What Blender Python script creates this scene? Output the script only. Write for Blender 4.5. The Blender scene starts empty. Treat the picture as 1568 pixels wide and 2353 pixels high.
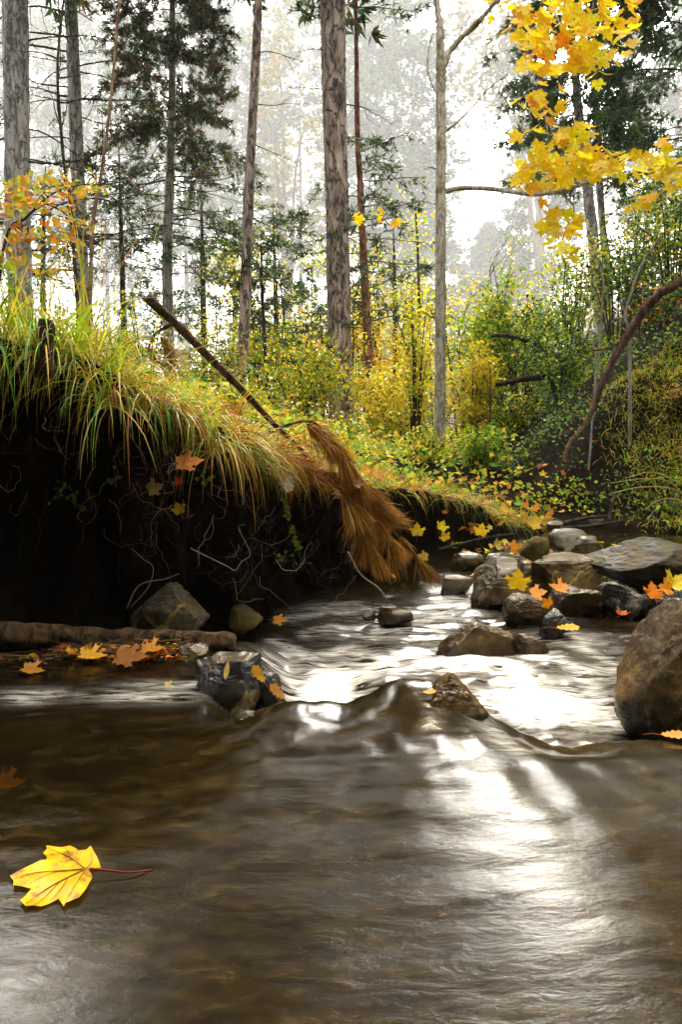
import bpy, math, random
import numpy as np
from mathutils import Vector, noise as mnoise
R = math.radians
random.seed(7)
rng = np.random.default_rng(11)
S = bpy.context.scene
COL = S.collection

# ------------------------------------------------------------------ camera
FPX, TILT, CAMH = 1743.0, R(5.8), 0.45          # focal length in units of a 1568 x 2353 picture
cam = bpy.data.cameras.new("camera")
cam.sensor_fit = 'VERTICAL'; cam.sensor_height = 24.0
cam.lens = 24.0 * FPX / 2353.0
cam.clip_start = 0.02; cam.clip_end = 2000
camo = bpy.data.objects.new("camera", cam); COL.objects.link(camo)
camo.location = (0, 0, CAMH); camo.rotation_euler = (R(90) - TILT, 0, 0)
S.camera = camo

# ------------------------------------------------------------------ sky, sun, exposure
SUN_EL, SUN_AZ = R(60), R(14)                   # ahead, a little to the right
w = bpy.data.worlds.new("World"); S.world = w; w.use_nodes = True
nt = w.node_tree; nt.nodes.clear()
o = nt.nodes.new("ShaderNodeOutputWorld"); bg = nt.nodes.new("ShaderNodeBackground")
sky = nt.nodes.new("ShaderNodeTexSky"); sky.sky_type = 'NISHITA'; sky.sun_disc = False
sky.sun_elevation = SUN_EL; sky.sun_rotation = SUN_AZ
sky.air_density = 1.0; sky.dust_density = 4.0
tc = nt.nodes.new("ShaderNodeTexCoord"); nz = nt.nodes.new("ShaderNodeTexNoise")
nz.inputs['Scale'].default_value = 2.2; nz.inputs['Detail'].default_value = 5
rp = nt.nodes.new("ShaderNodeValToRGB")
rp.color_ramp.elements[0].position = .3; rp.color_ramp.elements[0].color = (9.6, 9.1, 8.1, 1)
rp.color_ramp.elements[1].position = .75; rp.color_ramp.elements[1].color = (13.5, 12.8, 11.4, 1)
mx = nt.nodes.new("ShaderNodeMix"); mx.data_type = 'RGBA'; mx.inputs['Factor'].default_value = .95
nt.links.new(tc.outputs['Generated'], nz.inputs['Vector']); nt.links.new(nz.outputs['Fac'], rp.inputs['Fac'])
nt.links.new(sky.outputs[0], mx.inputs['A']); nt.links.new(rp.outputs[0], mx.inputs['B'])
# added sky glow in two directions ahead, put there to brighten the water's reflections
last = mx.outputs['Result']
def added_sky_glow(az, el, inner, outer, gain):
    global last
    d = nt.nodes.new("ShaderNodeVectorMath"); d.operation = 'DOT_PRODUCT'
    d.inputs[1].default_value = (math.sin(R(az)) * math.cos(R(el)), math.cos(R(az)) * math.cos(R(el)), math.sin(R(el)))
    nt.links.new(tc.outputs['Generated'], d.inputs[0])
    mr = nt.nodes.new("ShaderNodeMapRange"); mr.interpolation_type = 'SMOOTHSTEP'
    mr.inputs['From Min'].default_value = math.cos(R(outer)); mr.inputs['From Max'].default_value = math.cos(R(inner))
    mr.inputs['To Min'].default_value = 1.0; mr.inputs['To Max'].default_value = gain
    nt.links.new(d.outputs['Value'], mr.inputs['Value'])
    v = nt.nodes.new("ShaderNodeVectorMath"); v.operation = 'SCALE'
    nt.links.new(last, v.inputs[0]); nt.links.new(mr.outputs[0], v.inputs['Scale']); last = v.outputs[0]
added_sky_glow(14, 30, 4, 11.5, 13.0)
added_sky_glow(-22, 38, 3, 9, 6.0)
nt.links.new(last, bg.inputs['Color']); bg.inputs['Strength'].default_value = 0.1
nt.links.new(bg.outputs[0], o.inputs[0])
sl = bpy.data.lights.new("sun", 'SUN'); sl.energy = 1.5; sl.angle = R(12); sl.color = (1, .85, .60)
so = bpy.data.objects.new("sun", sl); COL.objects.link(so)
sd = Vector((math.sin(SUN_AZ) * math.cos(SUN_EL), math.cos(SUN_AZ) * math.cos(SUN_EL), math.sin(SUN_EL)))
so.rotation_euler = sd.to_track_quat('Z', 'Y').to_euler(); so.location = (3, 12, 20)
S.view_settings.view_transform = 'Standard'; S.view_settings.look = 'None'
S.view_settings.gamma = 1.0; S.view_settings.exposure = 2.8
S.cycles.use_denoising = True
S.cycles.max_bounces = 6; S.cycles.diffuse_bounces = 3; S.cycles.glossy_bounces = 3
S.cycles.transmission_bounces = 4; S.cycles.transparent_max_bounces = 6; S.cycles.volume_bounces = 1
HAZE = 0.0012

# ------------------------------------------------------------------ picture geometry -> world positions
cT, sT = math.cos(TILT), math.sin(TILT)
def ray(u, v):
    a = (u - 784) / FPX; b = (v - 1176.5) / FPX
    return np.array([a, cT - b * sT, -sT - b * cT])
def at(u, v, Y):
    d = ray(u, v); return np.array([0, 0, CAMH]) + d * (Y / d[1])
def on_z(u, v, z):
    d = ray(u, v); return np.array([0, 0, CAMH]) + d * ((z - CAMH) / d[2])
def px(n, Y): return n * Y / FPX

def smooth(a, b, x):
    t = np.clip((np.asarray(x, float) - a) / (b - a), 0, 1); return t * t * (3 - 2 * t)

_perm = np.random.default_rng(3).permutation(256); _perm = np.concatenate([_perm, _perm, _perm])
_grad = np.random.default_rng(4).normal(size=(256, 3)); _grad /= np.linalg.norm(_grad, axis=1)[:, None]
def perlin(p):
    p = np.asarray(p, float); i = np.floor(p).astype(int); f = p - i; i &= 255
    u = f * f * f * (f * (f * 6 - 15) + 10); r = 0
    for dx in (0, 1):
        for dy in (0, 1):
            for dz in (0, 1):
                h = _perm[_perm[_perm[i[..., 0] + dx] + i[..., 1] + dy] + i[..., 2] + dz]
                g = _grad[h]; d = f - np.array([dx, dy, dz])
                wgt = (u[..., 0] if dx else 1 - u[..., 0]) * (u[..., 1] if dy else 1 - u[..., 1]) * (u[..., 2] if dz else 1 - u[..., 2])
                r = r + wgt * (g * d).sum(-1)
    return r * 1.5
def fbm(p, oct=4):
    p = np.asarray(p, float); r = 0; a = 1.0
    for k in range(oct):
        r = r + a * perlin(p * 2 ** k + 17.3 * k); a *= .5
    return r
def n2(x, y, s, oct=3, seed=0.):
    return fbm(np.stack([x * s, y * s, np.full_like(x, seed + .37)], -1), oct)

# ------------------------------------------------------------------ mesh helpers
class MB:
    """collects vertices, faces and a colour for each vertex; becomes ONE mesh object"""
    def __init__(s): s.V = []; s.F = []; s.C = []; s.n = 0
    def add(s, V, F, C=None):
        V = np.asarray(V, float).reshape(-1, 3)
        for f in (F if isinstance(F, list) else [F]):
            s.F.append(np.asarray(f, int) + s.n)
        C = np.array([1, 1, 1.]) if C is None else np.asarray(C, float)
        s.C.append(np.broadcast_to(C, (len(V), 3)) if C.ndim == 1 else C)
        s.V.append(V); s.n += len(V)
    def build(s, name, mat, parent=None, origin=None, smooth_sh=True):
        V = np.concatenate(s.V); C = np.concatenate(s.C)
        if origin is None:
            origin = np.array(parent.location) if parent is not None else np.array([0, 0, 0.])
        V = V - np.asarray(origin)
        me = bpy.data.meshes.new(name)
        me.vertices.add(len(V)); me.vertices.foreach_set('co', V.astype(np.float32).ravel())
        idx = np.concatenate([f.ravel() for f in s.F]).astype(np.int32)
        sizes = np.concatenate([np.full(len(f), f.shape[1]) for f in s.F])
        st = np.concatenate([[0], np.cumsum(sizes)[:-1]]).astype(np.int32)
        me.loops.add(len(idx)); me.loops.foreach_set('vertex_index', idx)
        me.polygons.add(len(sizes)); me.polygons.foreach_set('loop_start', st)
        me.polygons.foreach_set('use_smooth', np.full(len(sizes), smooth_sh, bool))
        me.update(calc_edges=True); me.validate()
        a = me.attributes.new('Col', 'FLOAT_COLOR', 'POINT')
        a.data.foreach_set('color', np.concatenate([C, np.ones((len(C), 1))], 1).astype(np.float32).ravel())
        me.materials.append(mat)
        ob = bpy.data.objects.new(name, me); COL.objects.link(ob)
        if parent is not None: ob.parent = parent
        else: ob.location = Vector([float(q) for q in origin])
        return ob

def tag(ob, label=None, cat=None, group=None, kind=None):
    if label: ob['label'] = label
    if cat: ob['category'] = cat
    if group: ob['group'] = group
    if kind: ob['kind'] = kind
    return ob
def thing(name, label, cat, loc, group=None):
    e = bpy.data.objects.new(name, None); COL.objects.link(e); e.empty_display_size = .1
    e.location = Vector([float(q) for q in loc]); return tag(e, label, cat, group)

def spline(P, n):
    P = np.asarray(P, float); m = len(P)
    if m == 2: t = np.linspace(0, 1, n)[:, None]; return P[0] * (1 - t) + P[1] * t
    Q = np.concatenate([[2 * P[0] - P[1]], P, [2 * P[-1] - P[-2]]])
    t = np.linspace(0, m - 1 - 1e-6, n); i = t.astype(int); f = (t - i)
    f = f.reshape((-1,) + (1,) * (P.ndim - 1))
    a, b, c, d = Q[i], Q[i + 1], Q[i + 2], Q[i + 3]
    return .5 * ((2 * b) + (c - a) * f + (2 * a - 5 * b + 4 * c - d) * f ** 2 + (3 * b - a - 3 * c + d) * f ** 3)

def tube(P, rad, sides=8, rough=0., rs=6., seed=0.):
    P = np.asarray(P, float); n = len(P); rad = np.broadcast_to(np.asarray(rad, float), (n,))
    T = np.gradient(P, axis=0); T /= np.linalg.norm(T, axis=1)[:, None] + 1e-12
    ref = np.array([0, 0, 1.]) if abs(T[0][2]) < .9 else np.array([1., 0, 0])
    N = []; u = np.cross(T[0], ref); u /= np.linalg.norm(u)
    for k in range(n):
        u = u - T[k] * (u @ T[k]); u /= np.linalg.norm(u) + 1e-12; N.append(u.copy())
    N = np.array(N); B = np.cross(T, N)
    a = np.linspace(0, 2 * np.pi, sides, endpoint=False)
    ring = N[:, None] * np.cos(a)[None, :, None] + B[:, None] * np.sin(a)[None, :, None]
    rr = np.repeat(rad[:, None], sides, 1)
    if rough:
        q = P[:, None] * rs * np.array([1, 1, .35]) + ring * 1.6 + seed
        rr = rr * (1 + rough * fbm(q, 3))
    V = P[:, None] + ring * rr[..., None]
    i = np.arange(n - 1)[:, None] * sides; j = np.arange(sides)[None]; j2 = (j + 1) % sides
    F = np.stack([i + j, i + j2, i + sides + j2, i + sides + j], -1).reshape(-1, 4)
    V = np.concatenate([V.reshape(-1, 3), P[:1], P[-1:]])
    jj = np.arange(sides); c0 = n * sides
    caps = np.concatenate([np.stack([np.full(sides, c0), (jj + 1) % sides, jj], -1),
                           np.stack([np.full(sides, c0 + 1), (n - 1) * sides + jj, (n - 1) * sides + (jj + 1) % sides], -1)])
    return V, [F, caps]

def unit(v): return v / (np.linalg.norm(v, axis=-1, keepdims=True) + 1e-12)

def frames(nrm, up):
    """orthonormal frames: z along nrm, y as near as can be to up"""
    z = unit(nrm); y = unit(up - z * (up * z).sum(-1, keepdims=True)); x = np.cross(y, z)
    return x, y, z

MAPLE_R = [(0, 0), (.15, -.09), (.42, -.10), (.36, .04), (.53, .10), (.42, .20), (.56, .36), (.72, .41), (.60, .50),
           (.62, .63), (.44, .54), (.30, .50), (.24, .55), (.28, .71), (.19, .77), (.12, .84), (0, 1.03)]
MAPLE = np.array(MAPLE_R + [(-x, y) for x, y in MAPLE_R[-2:0:-1]])
OAK_R = [(0, 0), (.07, .08), (.16, .14), (.12, .24), (.24, .34), (.17, .44), (.30, .56), (.21, .66), (.28, .80), (.14, .88), (0, 1)]
OAK = np.array(OAK_R + [(-x, y) for x, y in OAK_R[-2:0:-1]])
OVAL = np.array([(0, 0), (.22, .25), (.28, .55), (.16, .85), (0, 1.05), (-.16, .85), (-.28, .55), (-.22, .25)])
def leaves(mb, pos, size, nrm, up, col, shape=OVAL, curl=.25, cpt=.35):
    """flat lobed leaves, gently folded along the midrib; one fan each"""
    n = len(pos); k = len(shape)
    x, y, z = frames(nrm, up)
    size = np.broadcast_to(np.asarray(size, float), (n,))
    pts = np.concatenate([[[0, cpt]], shape]); r2 = (pts[:, 0] ** 2)
    cz = (rng.normal(0, 1, (n, 1)) * .5 + .7) * curl * (r2[None] + .5 * (pts[None, :, 1] - .4) ** 2)
    L = size[:, None, None]
    V = pos[:, None] + L * (x[:, None] * pts[None, :, :1] + y[:, None] * pts[None, :, 1:] + z[:, None] * cz[..., None])
    j = np.arange(k); tri = np.stack([np.zeros(k, int), 1 + j, 1 + (j + 1) % k], -1)
    F = (np.arange(n)[:, None, None] * (k + 1) + tri[None]).reshape(-1, 3)
    mb.add(V, F, np.repeat(col, k + 1, 0))
def quads(mb, pos, size, nrm, up, col, asp=.55, fold=.18):
    """small diamond leaves for foliage seen from afar"""
    n = len(pos); x, y, z = frames(nrm, up); s = np.broadcast_to(np.asarray(size, float), (n,))[:, None]
    V = np.stack([pos - y * s * .5, pos + x * s * asp * .5 + z * s * fold, pos + y * s * .5, pos - x * s * asp * .5 + z * s * fold], 1)
    mb.add(V, np.arange(n * 4).reshape(n, 4), np.repeat(col, 4, 0))
def rdir(n): return unit(rng.normal(size=(n, 3)))
def pick(pal, n, jit=.15):
    pal = np.asarray(pal, float); c = pal[rng.integers(0, len(pal), n)]
    return np.clip(c * (1 + rng.normal(0, jit, (n, 1))) * (1 + rng.normal(0, jit * .4, (n, 3))), .002, .95)

def blades(mb, root, d0, length, width, grav, col, seg=7, twist=.3, wind=None):
    """grass blades that leave along d0 and bend over under their own weight"""
    n = len(root); P = [root]; d = unit(d0); L = np.broadcast_to(np.asarray(length, float), (n,))[:, None] / seg
    g = np.broadcast_to(np.asarray(grav, float), (n,))[:, None]
    for k in range(seg):
        P.append(P[-1] + d * L); d = unit(d + np.array([0, 0, -1.]) * g * (.4 + 1.2 * k / seg) + rng.normal(0, .03, (n, 3)))
    P = np.stack(P, 1)
    side = unit(np.cross(d0, rdir(n)))
    t = np.linspace(0, 1, seg + 1); wd = (np.minimum(1, .55 + 2 * t) * (1 - t ** 2.2))[None, :, None] * np.broadcast_to(np.asarray(width, float), (n,))[:, None, None] * .5 + .0002
    A = P - side[:, None] * wd; B = P + side[:, None] * wd
    V = np.stack([A, B], 2).reshape(n, -1, 3); m = 2 * (seg + 1)
    q = np.array([[2 * k, 2 * k + 1, 2 * k + 3, 2 * k + 2] for k in range(seg)])
    F = (np.arange(n)[:, None, None] * m + q[None]).reshape(-1, 4)
    mb.add(V, F, np.repeat(col, m, 0))
    return P

def tufts(mb, pos, dirs, length, width, m, col, spread=.7):
    """needle tufts: m pointed needles sprayed round a direction"""
    n = len(pos); P = np.repeat(pos, m, 0); D = np.repeat(dirs, m, 0)
    d = unit(D + rng.normal(0, spread, (n * m, 3)))
    L = np.repeat(np.broadcast_to(np.asarray(length, float), (n,)), m)[:, None] * rng.uniform(.6, 1.15, (n * m, 1))
    W = np.repeat(np.broadcast_to(np.asarray(width, float), (n,)), m)[:, None]
    s = unit(np.cross(d, rdir(n * m)))
    V = np.stack([P, P + d * L * .45 + s * W, P + d * L, P + d * L * .45 - s * W], 1)
    mb.add(V, np.arange(n * m * 4).reshape(-1, 4), np.repeat(np.repeat(col, m, 0), 4, 0))

# ------------------------------------------------------------------ materials
def nodemat(name):
    m = bpy.data.materials.new(name); m.use_nodes = True; t = m.node_tree; t.nodes.clear()
    out = t.nodes.new("ShaderNodeOutputMaterial"); return m, t, out
def N(t, typ, **kw):
    n = t.nodes.new("ShaderNode" + typ)
    for k, v in kw.items():
        if k in n.inputs: n.inputs[k].default_value = v
        else: setattr(n, k, v)
    return n
def ramp(t, stops):
    r = t.nodes.new("ShaderNodeValToRGB"); e = r.color_ramp.elements
    while len(e) < len(stops): e.new(.5)
    for k, (p, c) in enumerate(stops): e[k].position = p; e[k].color = (*c, 1) if len(c) == 3 else c
    return r
def mixc(t, blend='MIX', fac=1.):
    m = t.nodes.new("ShaderNodeMix"); m.data_type = 'RGBA'; m.blend_type = blend; m.inputs['Factor'].default_value = fac; return m

def leaf_mat(name, transl=.4, rough=.5, spec=.3, vary=True):
    m, t, out = nodemat(name); L = t.links.new
    a = N(t, 'Attribute', attribute_name='Col')
    tcn = N(t, 'TexCoord'); nz = N(t, 'TexNoise', Scale=55., Detail=3.)
    rm = ramp(t, [(.3, (.74, .74, .74)), (.7, (1.2, 1.2, 1.2))]); mm = mixc(t, 'MULTIPLY', 1.)
    L(tcn.outputs['Object'], nz.inputs['Vector']); L(nz.outputs['Fac'], rm.inputs[0])
    L(a.outputs['Color'], mm.inputs['A']); L(rm.outputs[0], mm.inputs['B'])
    p = N(t, 'BsdfPrincipled', Roughness=rough); p.inputs['Specular IOR Level'].default_value = spec
    tr = N(t, 'BsdfTranslucent'); ms = N(t, 'MixShader', Fac=transl)
    L(mm.outputs['Result'], p.inputs['Base Color']); L(mm.outputs['Result'], tr.inputs['Color'])
    L(p.outputs[0], ms.inputs[1]); L(tr.outputs[0], ms.inputs[2]); L(ms.outputs[0], out.inputs[0]); return m
M_LEAF = leaf_mat("leaf", .45, .45, .35)
M_BIG = leaf_mat("floating_leaf", .3, .3, .5)
_t = M_BIG.node_tree; _a = next(n for n in _t.nodes if n.type == 'ATTRIBUTE'); _m = next(n for n in _t.nodes if n.type == 'MIX')
_tc = N(_t, 'TexCoord'); _n = N(_t, 'TexNoise', Scale=34., Detail=6., Roughness=.7); _r = ramp(_t, [(.52, (0, 0, 0)), (.60, (.95, .95, .95))]); _x = mixc(_t)
_t.links.new(_tc.outputs['Object'], _n.inputs['Vector']); _t.links.new(_n.outputs['Fac'], _r.inputs[0]); _t.links.new(_r.outputs[0], _x.inputs['Factor'])
_t.links.new(_a.outputs['Color'], _x.inputs['A']); _x.inputs['B'].default_value = (.30, .13, .01, 1); _t.links.new(_x.outputs['Result'], _m.inputs['A'])
M_MAPLE = leaf_mat("maple_leaf", .58, .4, .4)
M_GRASS = leaf_mat("grass_blade", .4, .4, .4)
M_NEEDLE = leaf_mat("needle", .2, .6, .2)
M_DRY = leaf_mat("dry_needle", .3, .55, .3)

def bark_mat(name, c_dark, c_light, scale=1., bump=.6, lichen=None):
    m, t, out = nodemat(name); L = t.links.new
    tcn = N(t, 'TexCoord'); mp = N(t, 'Mapping'); mp.inputs['Scale'].default_value = (1, 1, .33)
    L(tcn.outputs['Object'], mp.inputs['Vector'])
    v = N(t, 'TexNoise', Scale=13. * scale, Detail=5., Roughness=.6, Distortion=.5); nz = N(t, 'TexNoise', Scale=16. * scale, Detail=6., Roughness=.65)
    wv = mixc(t, 'ADD', .06); L(mp.outputs[0], wv.inputs['A']); L(nz.outputs['Color'], wv.inputs['B'])
    L(mp.outputs[0], nz.inputs['Vector']); L(wv.outputs['Result'], v.inputs['Vector'])
    rd = N(t, 'Math', operation='SUBTRACT'); L(v.outputs['Fac'], rd.inputs[0]); rd.inputs[1].default_value = .5
    ra = N(t, 'Math', operation='ABSOLUTE'); L(rd.outputs[0], ra.inputs[0])
    r1 = ramp(t, [(.0, (0, 0, 0)), (.014, (.25, .25, .25)), (.055, (1, 1, 1))]); L(ra.outputs[0], r1.inputs[0])
    r2 = ramp(t, [(.36, (.3, .3, .3)), (.68, (1, 1, 1))]); L(nz.outputs['Fac'], r2.inputs[0])
    mul = mixc(t, 'MULTIPLY', 1.); L(r1.outputs[0], mul.inputs['A']); L(r2.outputs[0], mul.inputs['B'])
    cm = mixc(t); cm.inputs['A'].default_value = (*c_dark, 1); cm.inputs['B'].default_value = (*c_light, 1)
    L(mul.outputs['Result'], cm.inputs['Factor']); c = cm.outputs['Result']
    if lichen:
        n3 = N(t, 'TexNoise', Scale=5. * scale, Detail=5., Roughness=.7); r3 = ramp(t, [(.52, (0, 0, 0)), (.66, (1, 1, 1))])
        L(tcn.outputs['Object'], n3.inputs['Vector']); L(n3.outputs['Fac'], r3.inputs[0])
        c2 = mixc(t); L(r3.outputs[0], c2.inputs['Factor']); L(c, c2.inputs['A']); c2.inputs['B'].default_value = (*lichen, 1); c = c2.outputs['Result']
    p = N(t, 'BsdfPrincipled', Roughness=.85); p.inputs['Specular IOR Level'].default_value = .2; L(c, p.inputs['Base Color'])
    b = N(t, 'Bump', Strength=bump, Distance=.02); L(mul.outputs['Result'], b.inputs['Height']); L(b.outputs[0], p.inputs['Normal'])
    L(p.outputs[0], out.inputs[0]); return m
M_PINE = bark_mat("pine_bark", (.016, .011, .009), (.58, .46, .42), .8, 1.)
M_GREYBARK = bark_mat("grey_bark", (.06, .055, .055), (.60, .57, .57), .8)
M_REDBARK = bark_mat("red_bark", (.04, .018, .011), (.42, .20, .12), 1.)
M_PALE = bark_mat("pale_bark", (.16, .13, .09), (.68, .65, .60), 1.4, .35, (.16, .12, .035))
M_TWIG = bark_mat("twig_bark", (.015, .011, .009), (.09, .07, .055), 2.)
M_STICK = bark_mat("dead_wood", (.03, .017, .012), (.24, .14, .10), 2.2)
M_BIRCH = bark_mat("birch_bark", (.2, .18, .15), (.6, .58, .52), 2.)

def rock_mat(name, c1, c2, c3, rough=.35, scale=1., vein=None, veinw=.012, bump=.5):
    m, t, out = nodemat(name); L = t.links.new
    tcn = N(t, 'TexCoord')
    n1 = N(t, 'TexNoise', Scale=9. * scale, Detail=8., Roughness=.65); n2_ = N(t, 'TexNoise', Scale=45. * scale, Detail=5., Roughness=.7)
    for n_ in (n1, n2_): L(tcn.outputs['Object'], n_.inputs['Vector'])
    r = ramp(t, [(.32, c1), (.52, c2), (.72, c3)]); L(n1.outputs['Fac'], r.inputs[0])
    r2 = ramp(t, [(.25, (.4, .4, .4)), (.75, (1.3, 1.3, 1.3))]); L(n2_.outputs['Fac'], r2.inputs[0])
    mu = mixc(t, 'MULTIPLY', 1.); L(r.outputs[0], mu.inputs['A']); L(r2.outputs[0], mu.inputs['B']); c = mu.outputs['Result']
    if vein:
        vv = N(t, 'TexVoronoi', Scale=6.5 * scale, feature='DISTANCE_TO_EDGE'); wv = mixc(t, 'ADD', .10)
        L(tcn.outputs['Object'], wv.inputs['A']); L(n1.outputs['Color'], wv.inputs['B']); L(wv.outputs['Result'], vv.inputs['Vector'])
        rv = ramp(t, [(.0, (1, 1, 1)), (veinw, (1, 1, 1)), (veinw * 2.2, (0, 0, 0))]); L(vv.outputs['Distance'], rv.inputs[0])
        n3 = N(t, 'TexNoise', Scale=4. * scale); r3 = ramp(t, [(.48, (0, 0, 0)), (.58, (1, 1, 1))]); L(tcn.outputs['Object'], n3.inputs['Vector']); L(n3.outputs['Fac'], r3.inputs[0])
        mk = mixc(t, 'MULTIPLY', 1.); L(rv.outputs[0], mk.inputs['A']); L(r3.outputs[0], mk.inputs['B'])
        c2_ = mixc(t); L(mk.outputs['Result'], c2_.inputs['Factor']); L(c, c2_.inputs['A']); c2_.inputs['B'].default_value = (*vein, 1); c = c2_.outputs['Result']
    # moss on top, and a dark wet band where the stream laps at the stone
    ge = N(t, 'NewGeometry'); sx = N(t, 'SeparateXYZ'); sn = N(t, 'SeparateXYZ'); L(ge.outputs['Position'], sx.inputs[0]); L(ge.outputs['Normal'], sn.inputs[0])
    n4 = N(t, 'TexNoise', Scale=14., Detail=6., Roughness=.7); L(tcn.outputs['Object'], n4.inputs['Vector'])
    mm_ = N(t, 'Math', operation='MULTIPLY_ADD'); L(sn.outputs[2], mm_.inputs[0]); mm_.inputs[1].default_value = .16; L(n4.outputs['Fac'], mm_.inputs[2])
    rmz = ramp(t, [(.60, (0, 0, 0)), (.72, (.75, .75, .75))]); L(mm_.outputs[0], rmz.inputs[0]); cm_ = mixc(t); L(rmz.outputs[0], cm_.inputs['Factor']); L(c, cm_.inputs['A']); cm_.inputs['B'].default_value = (.085, .062, .012, 1); c = cm_.outputs['Result']
    lv = N(t, 'MapRange'); lv.inputs['From Min'].default_value = 1.18; lv.inputs['From Max'].default_value = 1.5; lv.inputs['To Min'].default_value = 0.; lv.inputs['To Max'].default_value = -.105; L(sx.outputs[1], lv.inputs['Value'])
    dz = N(t, 'Math', operation='SUBTRACT'); L(sx.outputs[2], dz.inputs[0]); L(lv.outputs[0], dz.inputs[1])
    nw = N(t, 'Math', operation='MULTIPLY_ADD'); L(n4.outputs['Fac'], nw.inputs[0]); nw.inputs[1].default_value = -.05; L(dz.outputs[0], nw.inputs[2])
    wt = N(t, 'MapRange'); wt.inputs['From Min'].default_value = .012; wt.inputs['From Max'].default_value = -.006; L(nw.outputs[0], wt.inputs['Value'])
    cw = mixc(t, 'MULTIPLY'); L(wt.outputs[0], cw.inputs['Factor']); L(c, cw.inputs['A']); cw.inputs['B'].default_value = (.38, .34, .28, 1); c = cw.outputs['Result']
    p = N(t, 'BsdfPrincipled', Roughness=rough); L(c, p.inputs['Base Color']); p.inputs['Specular IOR Level'].default_value = .5 if rough < .36 else .22
    rr = ramp(t, [(.35, (rough * .6,) * 3), (.7, (min(1, rough * 1.6),) * 3)]); L(n1.outputs['Fac'], rr.inputs[0]); wr = mixc(t); L(wt.outputs[0], wr.inputs['Factor']); L(rr.outputs[0], wr.inputs['A']); wr.inputs['B'].default_value = (.12, .12, .12, 1); L(wr.outputs['Result'], p.inputs['Roughness'])
    b = N(t, 'Bump', Strength=bump, Distance=.006); L(n2_.outputs['Fac'], b.inputs['Height']); L(b.outputs[0], p.inputs['Normal'])
    L(p.outputs[0], out.inputs[0]); return m
ROCKM = dict(
    brown=rock_mat("brown_stone", (.020, .012, .005), (.080, .049, .021), (.20, .135, .06), .30),
    ochre=rock_mat("ochre_stone", (.035, .021, .006), (.12, .08, .025), (.26, .18, .06), .4, vein=(.5, .36, .12)),
    dark=rock_mat("dark_wet_stone", (.012, .011, .011), (.04, .037, .036), (.10, .09, .08), .3),
    veined=rock_mat("veined_stone", (.02, .019, .02), (.055, .05, .052), (.12, .105, .09), .33, vein=(.55, .42, .2), veinw=.02),
    goldvein=rock_mat("gold_veined_stone", (.05, .038, .025), (.13, .10, .07), (.24, .19, .13), .6, vein=(.45, .30, .08), veinw=.018),
    grey=rock_mat("grey_stone", (.010, .0085, .004), (.036, .030, .015), (.09, .076, .038), .5, .8),
    wet=rock_mat("wet_brown_stone", (.022, .013, .004), (.12, .068, .020), (.34, .20, .06), .22, 1.2, bump=1.),
    pale=rock_mat("pale_stone", (.045, .032, .018), (.125, .092, .055), (.28, .22, .14), .35),
    spot=rock_mat("white_spotted_stone", (.01, .01, .01), (.035, .035, .035), (.6, .56, .5), .3, 1.3),
    moss=rock_mat("mossy_stone", (.05, .04, .01), (.15, .11, .025), (.26, .20, .05), .6))

# ------------------------------------------------------------------ ground
LIP = np.array([(-30, -6, 1.2), (-6, .6, 1.0), (-3, 1.35, .85), (-1.3, 1.66, .72), (-.79, 1.75, .665), (-.6, 1.78, .62), (-.505, 1.82, .55), (-.42, 1.9, .49),
                (-.33, 2.05, .44), (-.237, 2.25, .385), (-.12, 2.5, .32), (.026, 2.8, .256), (.213, 3.2, .226), (.43, 3.5, .187),
                (.69, 3.8, .085), (1.0, 4.2, -.05), (1.25, 4.5, -.06), (2.0, 4.32, -.05), (3.2, 4.1, -.05), (8, 3.3, 0), (40, 0, 0)])
TOE = np.array([(22, 90), (9, 60), (4, 25), (2.3, 14), (1.6, 9), (1.25, 6), (1.2, 4.8), (1.95, 4.42), (3.1, 4.2), (8, 3.4), (40, 0)])
def sdist(x, y, PL):
    """signed distance to a polyline (positive on its left) and the parameter along it"""
    best = np.full(x.shape, 1e9); sg = np.ones(x.shape); par = np.zeros(x.shape); nx = np.zeros(x.shape); ny = np.zeros(x.shape)
    for k in range(len(PL) - 1):
        ax, ay = PL[k][:2]; bx, by = PL[k + 1][:2]; dx, dy = bx - ax, by - ay; l2 = dx * dx + dy * dy
        t = np.clip(((x - ax) * dx + (y - ay) * dy) / l2, 0, 1); qx, qy = ax + t * dx, ay + t * dy
        d = np.hypot(x - qx, y - qy); cr = dx * (y - ay) - dy * (x - ax)
        m = d < best; best = np.where(m, d, best); sg = np.where(m, np.sign(cr), sg); par = np.where(m, k + t, par)
        l = math.sqrt(l2); nx = np.where(m, dy / l, nx); ny = np.where(m, -dx / l, ny)
    return best * sg, par, nx, ny
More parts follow.
